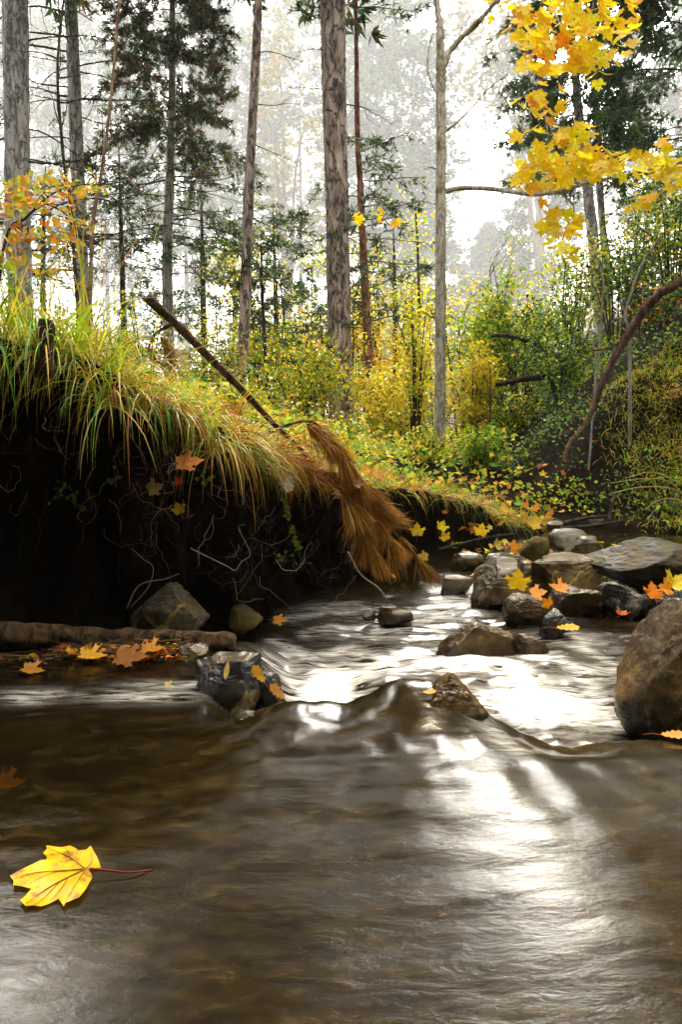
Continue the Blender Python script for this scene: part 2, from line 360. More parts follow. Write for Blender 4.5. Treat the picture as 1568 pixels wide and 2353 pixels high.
def ground_full(x, y):
    x = np.asarray(x, float); y = np.asarray(y, float)
    d, par, nx, ny = sdist(x, y, LIP)
    k = np.minimum(par.astype(int), len(LIP) - 2); f = par - k
    zl = LIP[k, 2] * (1 - f) + LIP[k + 1, 2] * f
    plain = .25 + .45 * smooth(.5, -1.4, x) + .028 * np.clip(y - 6, 0, 40) + .05 * n2(x, y, .5)
    land = zl + (plain - zl) * smooth(0, 1.6, d) + .02 * n2(x, y, 5.) * smooth(0, .2, d)
    hd = -sdist(x, y, TOE)[0] * -1
    hd = np.where(hd > 0, hd, 0)
    hill = 13 * (1 - np.exp(-(.80 * hd + .25 * n2(x, y, .8) * smooth(0, 1.5, hd)) / 13)) + .06 * n2(x, y, 4.) * smooth(0, .4, hd)
    land = land + np.maximum(hill, 0)
    bar = .15 * np.exp(-(((x - 1.0) / .62) ** 2 + ((y - 2.75) / .6) ** 2) ** 1.5)
    bed = -.30 + bar + .16 * smooth(.6, 2.2, x - .45 * np.clip(y, 0, 3)) + .9 * smooth(1.0, 5.0, x - .45 * np.clip(y, 0, 3)) * smooth(4.5, 3., y) + .02 * n2(x, y, 6.)
    bed = bed + .13 * smooth(-.35, -.75, x) * smooth(1.25, .9, y)           # shallows on the near left
    bed = bed + .8 * smooth(-1.6, -4, x) * smooth(1., -.5, y)
    f = smooth(-.16, .03, d + .03 * n2(x, y, 9.))
    z = bed * (1 - f) + land * f
    return z, d, f, nx, ny
def G(x, y): return ground_full(np.atleast_1d(x), np.atleast_1d(y))[0]
def seglin(*s):
    return np.unique(np.concatenate([np.linspace(a, b, n) for a, b, n in s]))
gx = seglin((-300, -20, 20), (-20, -4, 22), (-4, -1.4, 40), (-1.4, 2.2, 200), (2.2, 6, 60), (6, 20, 36), (20, 300, 20))
gy = seglin((-60, -6, 10), (-6, .4, 30), (.4, 1.5, 40), (1.5, 4.8, 170), (4.8, 10, 80), (10, 30, 44), (30, 330, 30))
X, Y = np.meshgrid(gx, gy)
Z, D, Fc, NX, NY = ground_full(X, Y)
und = smooth(.05, .35, Fc) * (1 - smooth(.8, 1.0, Fc)); nearb = smooth(4.2, 3.2, Y) * smooth(-4, -2, X)
sh = (.13 * smooth(.55, 1., Fc) * smooth(.25, .0, D) - .16 * und) * nearb * (1 + .6 * n2(X, Y, 7.))
XX = X + NX * sh; YY = Y + NY * sh
ZZ = Z + .025 * n2(X + Z * 3, Y + Z * 2, 14.) * Fc * (1 - Fc) * 4
mb = MB(); nyy, nxx = X.shape
i = np.arange(nyy - 1)[:, None] * nxx + np.arange(nxx - 1)[None]
mb.add(np.stack([XX, YY, ZZ], -1), np.stack([i, i + 1, i + nxx + 1, i + nxx], -1).reshape(-1, 4))
m, t, out = nodemat("soil"); L = t.links.new
tcn = N(t, 'TexCoord'); a1 = N(t, 'TexNoise', Scale=7., Detail=8., Roughness=.7); a2 = N(t, 'TexNoise', Scale=60., Detail=5., Roughness=.7)
L(tcn.outputs['Object'], a1.inputs['Vector']); L(tcn.outputs['Object'], a2.inputs['Vector'])
r = ramp(t, [(.3, (.004, .0025, .0015)), (.55, (.012, .007, .0035)), (.75, (.034, .018, .006))]); L(a1.outputs['Fac'], r.inputs[0])
p = N(t, 'BsdfPrincipled', Roughness=.95); p.inputs['Specular IOR Level'].default_value = .1; L(r.outputs[0], p.inputs['Base Color'])
b = N(t, 'Bump', Strength=.8, Distance=.02); L(a2.outputs['Fac'], b.inputs['Height']); L(b.outputs[0], p.inputs['Normal']); L(p.outputs[0], out.inputs[0])
tag(mb.build("ground", m), kind='structure')

# ------------------------------------------------------------------ water
LIPX = np.array([-3, -.8, -.3, -.11, -.056, .01, .03, .075, .117, .183, .216, .309, .36, .435, .52, 1, 4])
LIPZ = np.array([.0, .0, .015, .03, .037, .022, .027, .058, .066, .048, .026, -.012, -.004, .012, .0, 0, 0])
FAR = -.11
LIPXS = np.linspace(-3, 4, 1401); _k = np.exp(-(np.arange(-20, 21) * .005 / .022) ** 2); LIPZS = np.convolve(np.pad(np.interp(LIPXS, LIPX, LIPZ), 20, 'edge'), _k / _k.sum(), 'valid') * 1.12
_k2 = np.exp(-(np.arange(-80, 81) * .005 / .13) ** 2); LIPZB = np.convolve(np.pad(LIPZS, 80, 'edge'), _k2 / _k2.sum(), 'valid') * .7
def lip_y(x): return 1.13 + .035 * np.sin(x * 9 + 1.) - .06 * smooth(.2, .55, x)
def water_z(x, y):
    ly = lip_y(x); e = y - ly
    left = smooth(-.10, -.24, x)
    drop = smooth(.0, .17, e) * (1 - left) + smooth(1.5, 2.1, y) * left
    z = FAR * drop
    zl = np.interp(x, LIPXS, LIPZS)
    zb = np.interp(x, LIPXS, LIPZB)
    z = z + np.where(e < 0, zb * np.exp(-(e / .36) ** 2) + (zl - zb) * np.exp(-(e / .10) ** 2), zl * np.exp(-(e / .06) ** 2)) * (1 - .6 * left)
    z = z - .035 * np.exp(-((e - .22) / .11) ** 2) * (1 - left)
    z = z + .035 * np.exp(-(((x - .36) / .22) ** 2 + ((y - 1.72) / .10) ** 2))      # water heaped where it spills past the slab
    z = z + .03 * np.exp(-(((x - .10) / .12) ** 2 + ((y - 1.62) / .06) ** 2))
    z = z + .034 * smooth(.0, .42, x) * (1 - smooth(.46, .95, x)) * smooth(-.5, .62, y) * (1 - smooth(.92, 1.08, y))
    lipn = np.exp(-(e / .20) ** 2) * (1 - left)
    z = z + .0065 * lipn * fbm(np.stack([x * 26 + y * 5, y * 6, np.full_like(x, 4.)], -1), 3) + .006 * smooth(.1, .3, e) * smooth(1.2, .5, e) * (1 - left) * fbm(np.stack([x * 16, y * 9 + x * 6, np.full_like(x, 7.)], -1), 3)
    far = smooth(1.25, 1.7, y)
    z = z + .010 * far * fbm(np.stack([x * 5 + y * 2, y * 9 - x * 2, np.zeros_like(x)], -1), 3)
    z = z + .0035 * fbm(np.stack([x * 6, y * 14, np.ones_like(x)], -1), 3) * smooth(.4, 1.2, y)
    return z
wx = seglin((-4, -1.5, 30), (-1.5, 1.6, 260), (1.6, 5, 40)); wy = seglin((-1.5, .3, 24), (.3, 2.6, 260), (2.6, 5.2, 90))
X, Y = np.meshgrid(wx, wy); Z = water_z(X, Y)
foam = np.zeros_like(X)
def blob(u, v, z, ru, rv, amp):
    global foam
    c = on_z(u, v, z); cx = on_z(u + ru, v, z); cy = on_z(u, v - rv, z)
    sx = abs(cx[0] - c[0]) * 1.1; sy = abs(cy[1] - c[1])
    amp *= 1.25; foam = np.maximum(foam, amp * np.exp(-((X - c[0]) / sx) ** 2 - ((Y - c[1]) / sy) ** 2))
for a_ in [(745, 1590, -.10, 60, 44, 1.7), (765, 1565, -.10, 64, 36, 1.3), (795, 1635, -.10, 66, 30, 1.7), (850, 1520, -.1, 90, 22, .34), (680, 1520, -.09, 80, 34, .26),
           (920, 1540, -.1, 60, 24, .75), (835, 1560, -.1, 46, 22, .7), (1010, 1530, -.09, 70, 16, .9), (1090, 1522, -.08, 80, 16, .8), (1200, 1570, -.1, 40, 26, .6),
           (1250, 1640, -.13, 120, 36, 1.15), (1330, 1620, -.12, 60, 34, .5), (1240, 1505, -.1, 50, 16, .9), (1340, 1540, -.1, 110, 26, .28),
           (1050, 1385, -.11, 60, 14, .6), (1000, 1410, -.11, 90, 14, .35), (880, 1450, -.11, 140, 40, .15), (1075, 1345, -.11, 30, 14, .7),
           (1310, 1470, -.11, 70, 16, .3), (640, 1560, -.05, 60, 40, .3), (760, 1400, -.11, 120, 14, .25),
           (320, 1600, 0., 110, 14, .3), (70, 1600, 0., 60, 16, .3), (430, 1575, 0, 120, 10, .25), (1230, 1420, -.11, 60, 12, .25)]:
    blob(*a_)
def stream_of_foam(pts, wd, amp, z=-.10):
    for u_, v_ in spline(np.array(pts, float), 6 * len(pts)): blob(u_, v_, z, wd, wd * .62, amp / 1.25)
for a_ in [([(960, 1500), (890, 1512), (820, 1548), (750, 1600)], 24, .85), ([(630, 1470), (710, 1498), (790, 1488), (880, 1505)], 20, .5), ([(615, 1540), (670, 1565), (720, 1600)], 22, .65),
           ([(975, 1532), (1060, 1515), (1150, 1530), (1210, 1570), (1260, 1630)], 30, 1.25), ([(1250, 1510), (1320, 1540), (1370, 1590), (1400, 1640)], 28, .6), ([(1290, 1465), (1370, 1495), (1430, 1530)], 20, .4),
           ([(1090, 1372), (1020, 1400), (930, 1432), (860, 1440)], 16, .5), ([(640, 1418), (760, 1402), (900, 1388)], 10, .5), ([(1000, 1345), (1060, 1362), (1090, 1380)], 16, .6), ([(700, 1450), (780, 1440), (860, 1462)], 14, .4)]:
    stream_of_foam(*a_)
stream_of_foam([(1080, 1640), (1130, 1690), (1190, 1740)], 34, .28, .02)
clear = smooth(-.12, -.3, X) * smooth(.75, .95, Y) * .5 + .05
mb = MB(); nyy, nxx = X.shape; i = np.arange(nyy - 1)[:, None] * nxx + np.arange(nxx - 1)[None]
mb.add(np.stack([X, Y, Z], -1), np.stack([i, i + 1, i + nxx + 1, i + nxx], -1).reshape(-1, 4), np.stack([foam, clear, foam * 0], -1).reshape(-1, 3))
m, t, out = nodemat("stream_water"); L = t.links.new
at_ = N(t, 'Attribute', attribute_name='Col'); sp = N(t, 'SeparateColor'); L(at_.outputs['Color'], sp.inputs[0])
tcn = N(t, 'TexCoord'); mp = N(t, 'Mapping'); mp.inputs['Scale'].default_value = (20, 44, 12); mp.inputs['Rotation'].default_value = (0, 0, R(18))
L(tcn.outputs['Object'], mp.inputs['Vector'])
s1 = N(t, 'TexNoise', Scale=1.3, Detail=7., Roughness=.65, Distortion=.5); L(mp.outputs[0], s1.inputs['Vector'])
s2 = N(t, 'TexNoise', Scale=.35, Detail=4., Roughness=.55, Distortion=.6); L(mp.outputs[0], s2.inputs['Vector'])
# silt in the water
rb = ramp(t, [(.34, (.0035, .0020, .0005)), (.52, (.015, .0092, .0024)), (.72, (.052, .035, .011))])
ad = N(t, 'Math', operation='MULTIPLY_ADD'); L(s1.outputs['Fac'], ad.inputs[0]); ad.inputs[1].default_value = .7
hf = N(t, 'Math', operation='MULTIPLY'); L(s2.outputs['Fac'], hf.inputs[0]); hf.inputs[1].default_value = .3; L(hf.outputs[0], ad.inputs[2]); L(ad.outputs[0], rb.inputs[0])
p = N(t, 'BsdfPrincipled', Roughness=.155, IOR=1.33); p.inputs['Specular IOR Level'].default_value = .4; L(rb.outputs[0], p.inputs['Base Color'])
bmp = N(t, 'Bump', Strength=.12, Distance=.008); L(ad.outputs[0], bmp.inputs['Height']); L(bmp.outputs[0], p.inputs['Normal'])
# clear shallows: see through to the bed, tinted
trn = N(t, 'BsdfTransparent', Color=(.42, .32, .16, 1)); gls = N(t, 'BsdfGlossy', Roughness=.14, Color=(1, 1, 1, 1)); L(bmp.outputs[0], gls.inputs['Normal'])
fr = N(t, 'Fresnel', IOR=1.36); L(bmp.outputs[0], fr.inputs['Normal']); cs = N(t, 'MixShader'); L(fr.outputs[0], cs.inputs[0]); L(trn.outputs[0], cs.inputs[1]); L(gls.outputs[0], cs.inputs[2])
m1 = N(t, 'MixShader'); L(sp.outputs[1], m1.inputs[0]); L(p.outputs[0], m1.inputs[1]); L(cs.outputs[0], m1.inputs[2])
# foam: aerated white water, broken into streaks
fo = N(t, 'BsdfPrincipled', Roughness=.55); fo.inputs['Base Color'].default_value = (.86, .84, .80, 1)
st = N(t, 'MapRange'); st.inputs['From Min'].default_value = .25; st.inputs['From Max'].default_value = .8; st.inputs['To Min'].default_value = -1.0; st.inputs['To Max'].default_value = .7
mp3 = N(t, 'Mapping'); mp3.inputs['Scale'].default_value = (13, 60, 10); mp3.inputs['Rotation'].default_value = (0, 0, R(-28)); L(tcn.outputs['Object'], mp3.inputs['Vector'])
s3 = N(t, 'TexNoise', Scale=1., Detail=5., Roughness=.6, Distortion=1.); L(mp3.outputs[0], s3.inputs['Vector']); L(s3.outputs['Fac'], st.inputs['Value'])
# streaks only where there is already some foam
am = N(t, 'Math', operation='MULTIPLY'); L(sp.outputs[0], am.inputs[0]); am.inputs[1].default_value = 1.6; am.use_clamp = True
sm = N(t, 'Math', operation='MULTIPLY'); L(am.outputs[0], sm.inputs[0]); L(st.outputs[0], sm.inputs[1])
fs = N(t, 'Math', operation='ADD'); L(sp.outputs[0], fs.inputs[0]); L(sm.outputs[0], fs.inputs[1]); fs.use_clamp = True
m2 = N(t, 'MixShader'); L(fs.outputs[0], m2.inputs[0]); L(m1.outputs[0], m2.inputs[1]); L(fo.outputs[0], m2.inputs[2]); L(m2.outputs[0], out.inputs[0])
tag(mb.build("water", m), kind='structure')

# ------------------------------------------------------------------ rocks
def rock(name, label, cat, box, Y, mat, seed, cuts=12, depth=.8, boxy=.55, sink=.25, rot=0., tilt=0., group=None, sub=6, rough=.10, keep=()):
    u0, v0, u1, v1 = box
    W = px(u1 - u0, Y); Hh = px(v1 - v0, Y)
    c = at((u0 + u1) / 2, (v0 + v1) / 2, Y)
    import bmesh
    bm = bmesh.new(); bmesh.ops.create_icosphere(bm, subdivisions=sub, radius=1.0)
    V = np.array([v.co[:] for v in bm.verts]); F = np.array([[v.index for v in f.verts] for f in bm.faces]); bm.free()
    r = np.random.default_rng(seed)
    V = np.sign(V) * np.abs(V) ** boxy; V /= np.abs(V).max(0)
    ns = unit(r.normal(size=(cuts, 3)))
    for n_ in list(ns) + [unit(np.array(k[:3], float)) for k in keep]:
        off = r.uniform(.55, .86)
        for k in keep:
            if np.allclose(unit(np.array(k[:3], float)), n_): off = k[3]
        s = V @ n_ - off; V = V - np.clip(s, 0, None)[:, None] * n_ * .93
    q = V * 1.3 + seed * 3.1
    V = V * (1 + rough * fbm(q * 1.2, 3))[:, None] + unit(V) * (rough * .55 * (.35 - np.abs(fbm(q * 3.2, 3))) + rough * .28 * fbm(q * 9, 3))[:, None]
    mn, mxx = V.min(0), V.max(0); V = (V - (mn + mxx) / 2) / ((mxx - mn) / 2)
    V = V * np.array([W / 2, W / 2 * depth, Hh / 2 * (1 + sink)])
    ca, sa = math.cos(tilt), math.sin(tilt); V = V @ np.array([[ca, 0, -sa], [0, 1, 0], [sa, 0, ca]])
    c[2] -= Hh / 2 * sink
    mb = MB(); mb.add(V + c, F)
    ob = mb.build(name, mat, origin=c); tag(ob, label, cat, group); return ob
B = "boulder"
rock("boulder", "brown boulder with golden veins resting against the dark undercut bank behind the log", B, (290, 1335, 482, 1462), 1.80, ROCKM['goldvein'], 21, 7, keep=[(-.75, 0, .65, .72), (.8, -.1, .5, .6), (0, -1, .2, .8)])
rock("boulder", "dark angular flat-topped rock with pale veins at the edge of the near pool", B, (445, 1498, 612, 1655), 1.32, ROCKM['veined'], 5, 6, boxy=.4, keep=[(0, -1, .15, .7), (-.1, 0, 1, .8), (.8, -.5, .3, .8)])
rock("rock", "black wet rock wedged against the right side of the pale-veined rock", "rock", (570, 1535, 672, 1660), 1.33, ROCKM['dark'], 8, 7, keep=[(.75, -.2, .6, .5)])
rock("rock", "small flat stone lying at the end of the fallen log", "rock", (405, 1478, 482, 1525), 1.50, ROCKM['brown'], 9, 6)
rock("rock", "smooth submerged cobble under the water below the pale-veined rock", "rock", (522, 1632, 612, 1700), 1.12, ROCKM['grey'], 4, 4, boxy=.8)
rock("rock", "dark wet pointed rock breaking the lip of the near pool", "rock", (962, 1540, 1128, 1640), 1.115, ROCKM['wet'], 31, 6, boxy=.7, sink=.5, keep=[(.7, 0, .7, .35), (-.8, 0, .6, .45), (0, -.8, .5, .6)])
rock("boulder", "low wet slab in midstream where the white water spills over", B, (1000, 1425, 1185, 1525), 1.92, ROCKM['wet'], 13, 8, depth=.7, keep=[(.4, 0, .9, .5), (-.7, 0, .7, .55)])
rock("rock", "small wet stone at the right end of the midstream slab", "rock", (1165, 1450, 1258, 1520), 1.94, ROCKM['wet'], 15, 7)
rock("boulder", "cracked brown block beside the stream under the bright maple leaf", B, (1078, 1280, 1222, 1405), 2.45, ROCKM['brown'], 41, 8, boxy=.45, keep=[(-.8, -.2, .55, .6), (0, -.4, .9, .75)])
rock("boulder", "long ochre block with pale streaks next to the cracked brown block", B, (1210, 1272, 1372, 1372), 2.62, ROCKM['ochre'], 17, 5, boxy=.38, keep=[(-.1, -.3, 1, .8)])
rock("boulder", "large smooth olive grey boulder lying at the right edge", B, (1345, 1235, 1640, 1350), 2.6, ROCKM['grey'], 19, 1, boxy=.8, rough=.06, tilt=R(4), keep=[(-.55, -.2, -.75, .55), (-.6, -.3, .7, .72)])
rock("rock", "dark brown wet rock below the bright maple leaf", "rock", (1158, 1362, 1272, 1455), 2.22, ROCKM['wet'], 23, 7)
rock("rock", "craggy dark stone below the ochre block", "rock", (1258, 1345, 1384, 1420), 2.34, ROCKM['brown'], 27, 9, rough=.12)
rock("rock", "black stone with white blotches under the large smooth boulder", "rock", (1374, 1335, 1492, 1425), 2.32, ROCKM['spot'], 29, 8, rough=.12)
rock("rock", "dark stone between the orange leaves and the right edge boulder", "rock", (1478, 1350, 1600, 1425), 2.25, ROCKM['dark'], 33, 7)
rock("rock", "small smooth grey stone washed by water under the dark brown wet rock", "rock", (1228, 1402, 1312, 1462), 2.08, ROCKM['dark'], 35, 5, boxy=.7, tilt=R(-20))
rock("boulder", "big ochre brown wet boulder cut off by the right edge", B, (1425, 1362, 1760, 1690), 1.36, ROCKM['wet'], 37, 6, boxy=.6, depth=.7, sink=.2, rough=.05, keep=[(-.85, -.1, .5, .62), (0, -.9, .3, .75), (-.75, -.3, -.5, .86)])
for nm, lb, bx, yy, mt, sd_ in [
    ("rock", "pale flat stone in the back row above the ochre block", (1262, 1215, 1352, 1262), 3.4, 'pale', 43),
    ("rock", "grey stone leaning on the far side of the ochre block", (1296, 1232, 1396, 1285), 3.1, 'brown', 45),
    ("rock", "mossy yellow stone at the water's edge below the far bank", (1196, 1230, 1262, 1282), 3.15, 'moss', 47),
    ("rock", "pale wet stone with water sheeting over it left of the cracked block", (1012, 1320, 1086, 1362), 2.62, 'pale', 49),
    ("rock", "dark brown stone under the overhang of the far bank", (1032, 1270, 1115, 1305), 3.15, 'brown', 51),
    ("rock", "dim mossy rock half hidden under the undercut bank right of the boulder", (526, 1388, 606, 1440), 2.02, 'moss', 53),
    ("rock", "dim brown stone in the dark under the bank left of the boulder", (198, 1338, 262, 1395), 1.93, 'brown', 65),
    ("rock", "small pale pebble in the stream beside the leaf-covered stone", (832, 1400, 868, 1422), 2.2, 'pale', 55),
    ("rock", "small stone in midstream covered with orange leaves", (866, 1396, 954, 1428), 2.2, 'brown', 57),
    ("rock", "small white stone among the driftwood at the back of the stream", (1256, 1196, 1294, 1218), 3.9, 'pale', 59),
    ("rock", "blue grey stone at the foot of the dark slope", (1352, 1186, 1394, 1208), 4.1, 'grey', 61),
    ("rock", "wet dark stone behind the large yellow leaf at the left edge", (-40, 1990, 92, 2100), .80, 'dark', 63),
    ("rock", "flat dark slab above the large yellow leaf at the left edge", (-60, 1930, 110, 1985), .86, 'grey', 67),
    ("rock", "small wet stone at the left edge under the curled yellow leaf", (-50, 1765, 60, 1850), 1.02, 'dark', 69)]:
    rock(nm, lb, "rock", bx, yy, ROCKM[mt], sd_, 6, boxy=.6, sub=4)
for k, (bx, yy, lb) in enumerate([((130, 1668, 250, 1712), 1.2, "flat submerged cobble glimmering in the shallows, leftmost of the row"),
                                  ((262, 1640, 372, 1690), 1.24, "submerged grey cobble in the shallows under the bright ripples"),
                                  ((190, 1720, 320, 1760), 1.08, "dim submerged cobble nearest the camera in the left shallows"),
                                  ((330, 1700, 420, 1740), 1.10, "small submerged cobble at the deep edge of the left shallows")]):
    ob = rock("cobble", lb, "cobble", bx, yy, ROCKM['brown'], 80 + k, 4, boxy=.8, sub=4, group="cobbles under the shallow water")
    ob.location.z = -.05 - (ob.dimensions.z / 2) * .9

# ------------------------------------------------------------------ log, stump, driftwood
P = [at(-160, 1448, 1.58), at(0, 1456, 1.60), at(200, 1467, 1.62), at(400, 1472, 1.60), at(538, 1474, 1.57)]
mb = MB(); mb.add(*tube(spline(P, 70), np.interp(np.linspace(0, 1, 70), [0, .6, .97, 1], [.028, .024, .0195, .015]), 20, .26, 24.))
M_LOG = bark_mat("wet_log_wood", (.018, .011, .006), (.16, .095, .045), 1.6, .5)
tag(mb.build("fallen_log", M_LOG, origin=P[0]), "long brown wet log lying along the foot of the undercut bank", "log")
c = at(103, 756, 1.60); mb = MB(); q = c + np.array([[0, 0, -.10], [0, 0, -.04], [.002, 0, .0], [.004, 0, .018], [.004, 0, .020]])
mb.add(*tube(q, [.022, .019, .017, .013, .005], 14, .3, 40.)); tag(mb.build("stump", M_TWIG, origin=q[0]), "small dark broken stump among the grass on the left bank", "stump")
drift = [("dark driftwood stick lying flat at the foot of the slope, farthest back", [(1285, 1205), (1340, 1192), (1402, 1186)], 4.0, .012),
         ("long thin driftwood stick in front of the far pool", [(1290, 1214), (1370, 1207), (1440, 1196)], 3.8, .009),
         ("pale upright broken stick standing at the foot of the slope", [(1400, 1196), (1408, 1160), (1416, 1130)], 3.9, .009),
         ("bare root reaching over the water under the far bank", [(1010, 1262), (1060, 1250), (1120, 1235), (1190, 1226)], 3.3, .007),
         ("thin dark stick lying across the twigs below the log", [(40, 1530), (160, 1508), (300, 1498)], 1.48, .004)]
for lb, pts, yy, rr in drift:
    P = [at(u, v, yy) for u, v in pts]; mb = MB(); mb.add(*tube(spline(P, 20), np.linspace(rr, rr * .6, 20), 8, .3, 30., seed=rr * 999))
    tag(mb.build("stick", M_STICK if 'pale' in lb else M_TWIG, origin=P[0]), lb, "stick")

# ------------------------------------------------------------------ bank grass
GREEN = [(.05, .20, .01), (.10, .32, .012), (.18, .40, .012)]
LIME = [(.52, .56, .015), (.40, .54, .012), (.68, .58, .03), (.28, .46, .012)]
STRAW = [(.66, .42, .07), (.72, .54, .2), (.50, .26, .04), (.60, .32, .02)]
RUST = [(.45, .17, .02), (.55, .25, .03), (.32, .11, .02)]
lipc = spline(LIP[2:11], 400)
def lip_at(s, back):
    i = np.clip((s * 399).astype(int), 0, 398); p = lipc[i]; tn = unit(lipc[i + 1] - lipc[i]); nrm = np.stack([tn[:, 1], -tn[:, 0], 0 * s], 1); nrm = unit(nrm)
    back = np.maximum(back, .012); q = p - nrm * back[:, None]; q[:, 2] = G(q[:, 0], q[:, 1]); q = q + nrm * (.12 * smooth(.25, 0, back))[:, None]; return q, nrm
def s_of_x(x): return np.interp(x, lipc[:, 0], np.linspace(0, 1, 400))
mb = MB()
def sward(n, s0, s1, b0, b1, pal, L0, L1, wd, g0, g1, outw, upw, jit=.45):
    k = max(6, n // 22); ci = rng.integers(0, k, n); sc = rng.uniform(s0, s1, k); bc = rng.uniform(b0, b1, k); cl = rng.uniform(.6, 1.25, k); cd = rng.normal(0, .30, (k, 3)); cc = pick(pal, k, .15)
    s = np.clip(sc[ci] + rng.normal(0, .010, n), 0, 1); q, nr = lip_at(s, np.clip(bc[ci] + rng.normal(0, .025, n), b0, None)); q[:, 2] -= .01
    d = nr * outw + np.array([0, 0, upw]) + cd[ci] + rng.normal(0, jit * .75, (n, 3)); d[:, 2] = np.abs(d[:, 2])
    col = np.where(rng.uniform(0, 1, (n, 1)) < .6, cc[ci] * rng.uniform(.7, 1.25, (n, 1)), pick(pal, n, .22)); dead = rng.uniform(0, 1, n) < .12; col[dead] = pick(STRAW + RUST, int(dead.sum()), .2)
    blades(mb, q, d, rng.uniform(L0, L1, n) * cl[ci], rng.uniform(wd * .45, wd * 1.3, n), rng.uniform(g0, g1, n) * np.where(dead, 1.6, 1.), np.clip(col, 0, .95))
sA, sB, sC, sD = s_of_x(-1.25), s_of_x(-.52), s_of_x(-.30), s_of_x(.0)
sward(1500, sA, sB, .0, .9, LIME + STRAW[:2] + LIME, .10, .26, .0035, .10, .35, .2, 1., .4)          # upright on the mound
sward(1500, sA, sB, .0, .25, LIME + STRAW[:2] + GREEN[2:] + LIME, .12, .28, .0035, .25, .55, .6, .6)          # bending over the edge
sward(330, sA, sB, .0, .05, STRAW[:2] + GREEN + GREEN + LIME[3:], .16, .32, .0042, .4, .8, .8, .3, .35)  # hanging down the face
sward(1500, sB, sC, .0, .5, LIME + STRAW + LIME, .10, .22, .003, .25, .6, .6, .6)
sward(330, sB, sC, .0, .05, STRAW + GREEN, .12, .24, .0035, .4, .8, .8, .25, .35)
sward(1700, sC, sD, .0, .5, RUST + STRAW + RUST + LIME[:1], .08, .20, .003, .25, .6, .5, .5)
sward(220, sC, sD, .0, .04, RUST + STRAW, .08, .16, .003, .5, .9, .8, .2, .4)
sward(700, s_of_x(-.42), sC, .0, .25, RUST + STRAW[2:], .10, .22, .003, .3, .7, .7, .5)
# thatch close to the soil
sward(2600, sA, sD, .0, .9, STRAW + RUST, .05, .12, .003, .4, .9, .3, .25, .8)
# tall stems standing over the mound
n = 60; s = rng.uniform(sA, sB, n); q, nr = lip_at(s, rng.uniform(.0, .5, n)); d = np.array([0, 0, 1.]) + rng.normal(0, .18, (n, 3))
blades(mb, q, d, rng.uniform(.25, .50, n), .003, rng.uniform(.02, .12, n), pick(LIME + STRAW, n))
tag(mb.build("grass", M_GRASS), kind='stuff')

mb = MB(); lipf = spline(LIP[10:17], 300)
def sward2(n, b0, b1, pal, L0, L1, wd, g0, g1, outw, upw, jit, lo=0, hi=299):
    i = rng.integers(lo, hi, n); p = lipf[i]; tn = unit(lipf[np.minimum(i + 1, 299)] - lipf[i] + 1e-9); nr = unit(np.stack([tn[:, 1], -tn[:, 0], 0 * tn[:, 0]], 1))
    bk = np.maximum(rng.uniform(b0, b1, n), .012); q = p - nr * bk[:, None]; q[:, 2] = G(q[:, 0], q[:, 1]) - .01; q = q + nr * (.12 * smooth(.25, 0, bk) * smooth(4.2, 3.2, p[:, 1]))[:, None]
    wv = 1 + .7 * perlin(q * np.array([7., 7., 0])); d = nr * outw + np.array([0, 0, upw]) + rng.normal(0, jit, (n, 3)); d[:, 2] = np.abs(d[:, 2])
    blades(mb, q, d, rng.uniform(L0, L1, n) * wv, rng.uniform(wd * .6, wd * 1.3, n), rng.uniform(g0, g1, n), pick(pal, n, .3), seg=5)
sward2(3400, .0, 1.3, LIME + GREEN[2:] + LIME[:2] + STRAW[:1], .05, .17, .004, .15, .6, .2, .8, .6)
sward2(600, .0, .14, GREEN + STRAW + RUST, .06, .22, .004, .5, .9, .9, .3, .4)
sward2(900, -.02, .5, RUST + STRAW + LIME, .06, .12, .004, .4, .8, .5, .4, .6, 200, 299)
tag(mb.build("grass", M_GRASS), kind='stuff')
# right slope grass at the frame's edge
mb = MB(); n = 9000; x = rng.uniform(1.5, 3.2, n); y = rng.uniform(4.3, 5.5, n)
keep = rng.uniform(0, 1, n) < smooth(1.6, 2.1, x - .15 * perlin(np.stack([x * 3, y * 3, 0 * x], -1))); x, y = x[keep], y[keep]; n = len(x); q = np.stack([x, y, G(x, y) - .01], 1)
d = np.array([-.25, -.7, .8]) + rng.normal(0, .45, (n, 3)); blades(mb, q, d, rng.uniform(.05, .13, n), .0045, rng.uniform(.3, .8, n), pick(STRAW[:2] + LIME + LIME[:1] + [(.6, .42, .03)], n, .25), seg=5)
tag(mb.build("grass", M_GRASS), kind='stuff')
# arching seed stalks at the right
tf = thing("grass_tuft", "tuft of long dry stalks arching over the far pool at the right edge", "grass tuft", at(1600, 1160, 3.3))
for pts in [[(1600, 1165), (1540, 1108), (1480, 1100), (1405, 1110)], [(1600, 1150), (1540, 1122), (1470, 1120), (1400, 1135)], [(1600, 1185), (1560, 1150), (1520, 1148), (1480, 1172)], [(1600, 1120), (1560, 1108), (1500, 1085), (1440, 1098)]]:
    mb = MB(); mb.add(*tube(spline([at(u, v, 3.3) for u, v in pts], 24), np.linspace(.004, .0015, 24), 5), C=(.55, .45, .12)); mb.build("stalk", M_GRASS, tf)

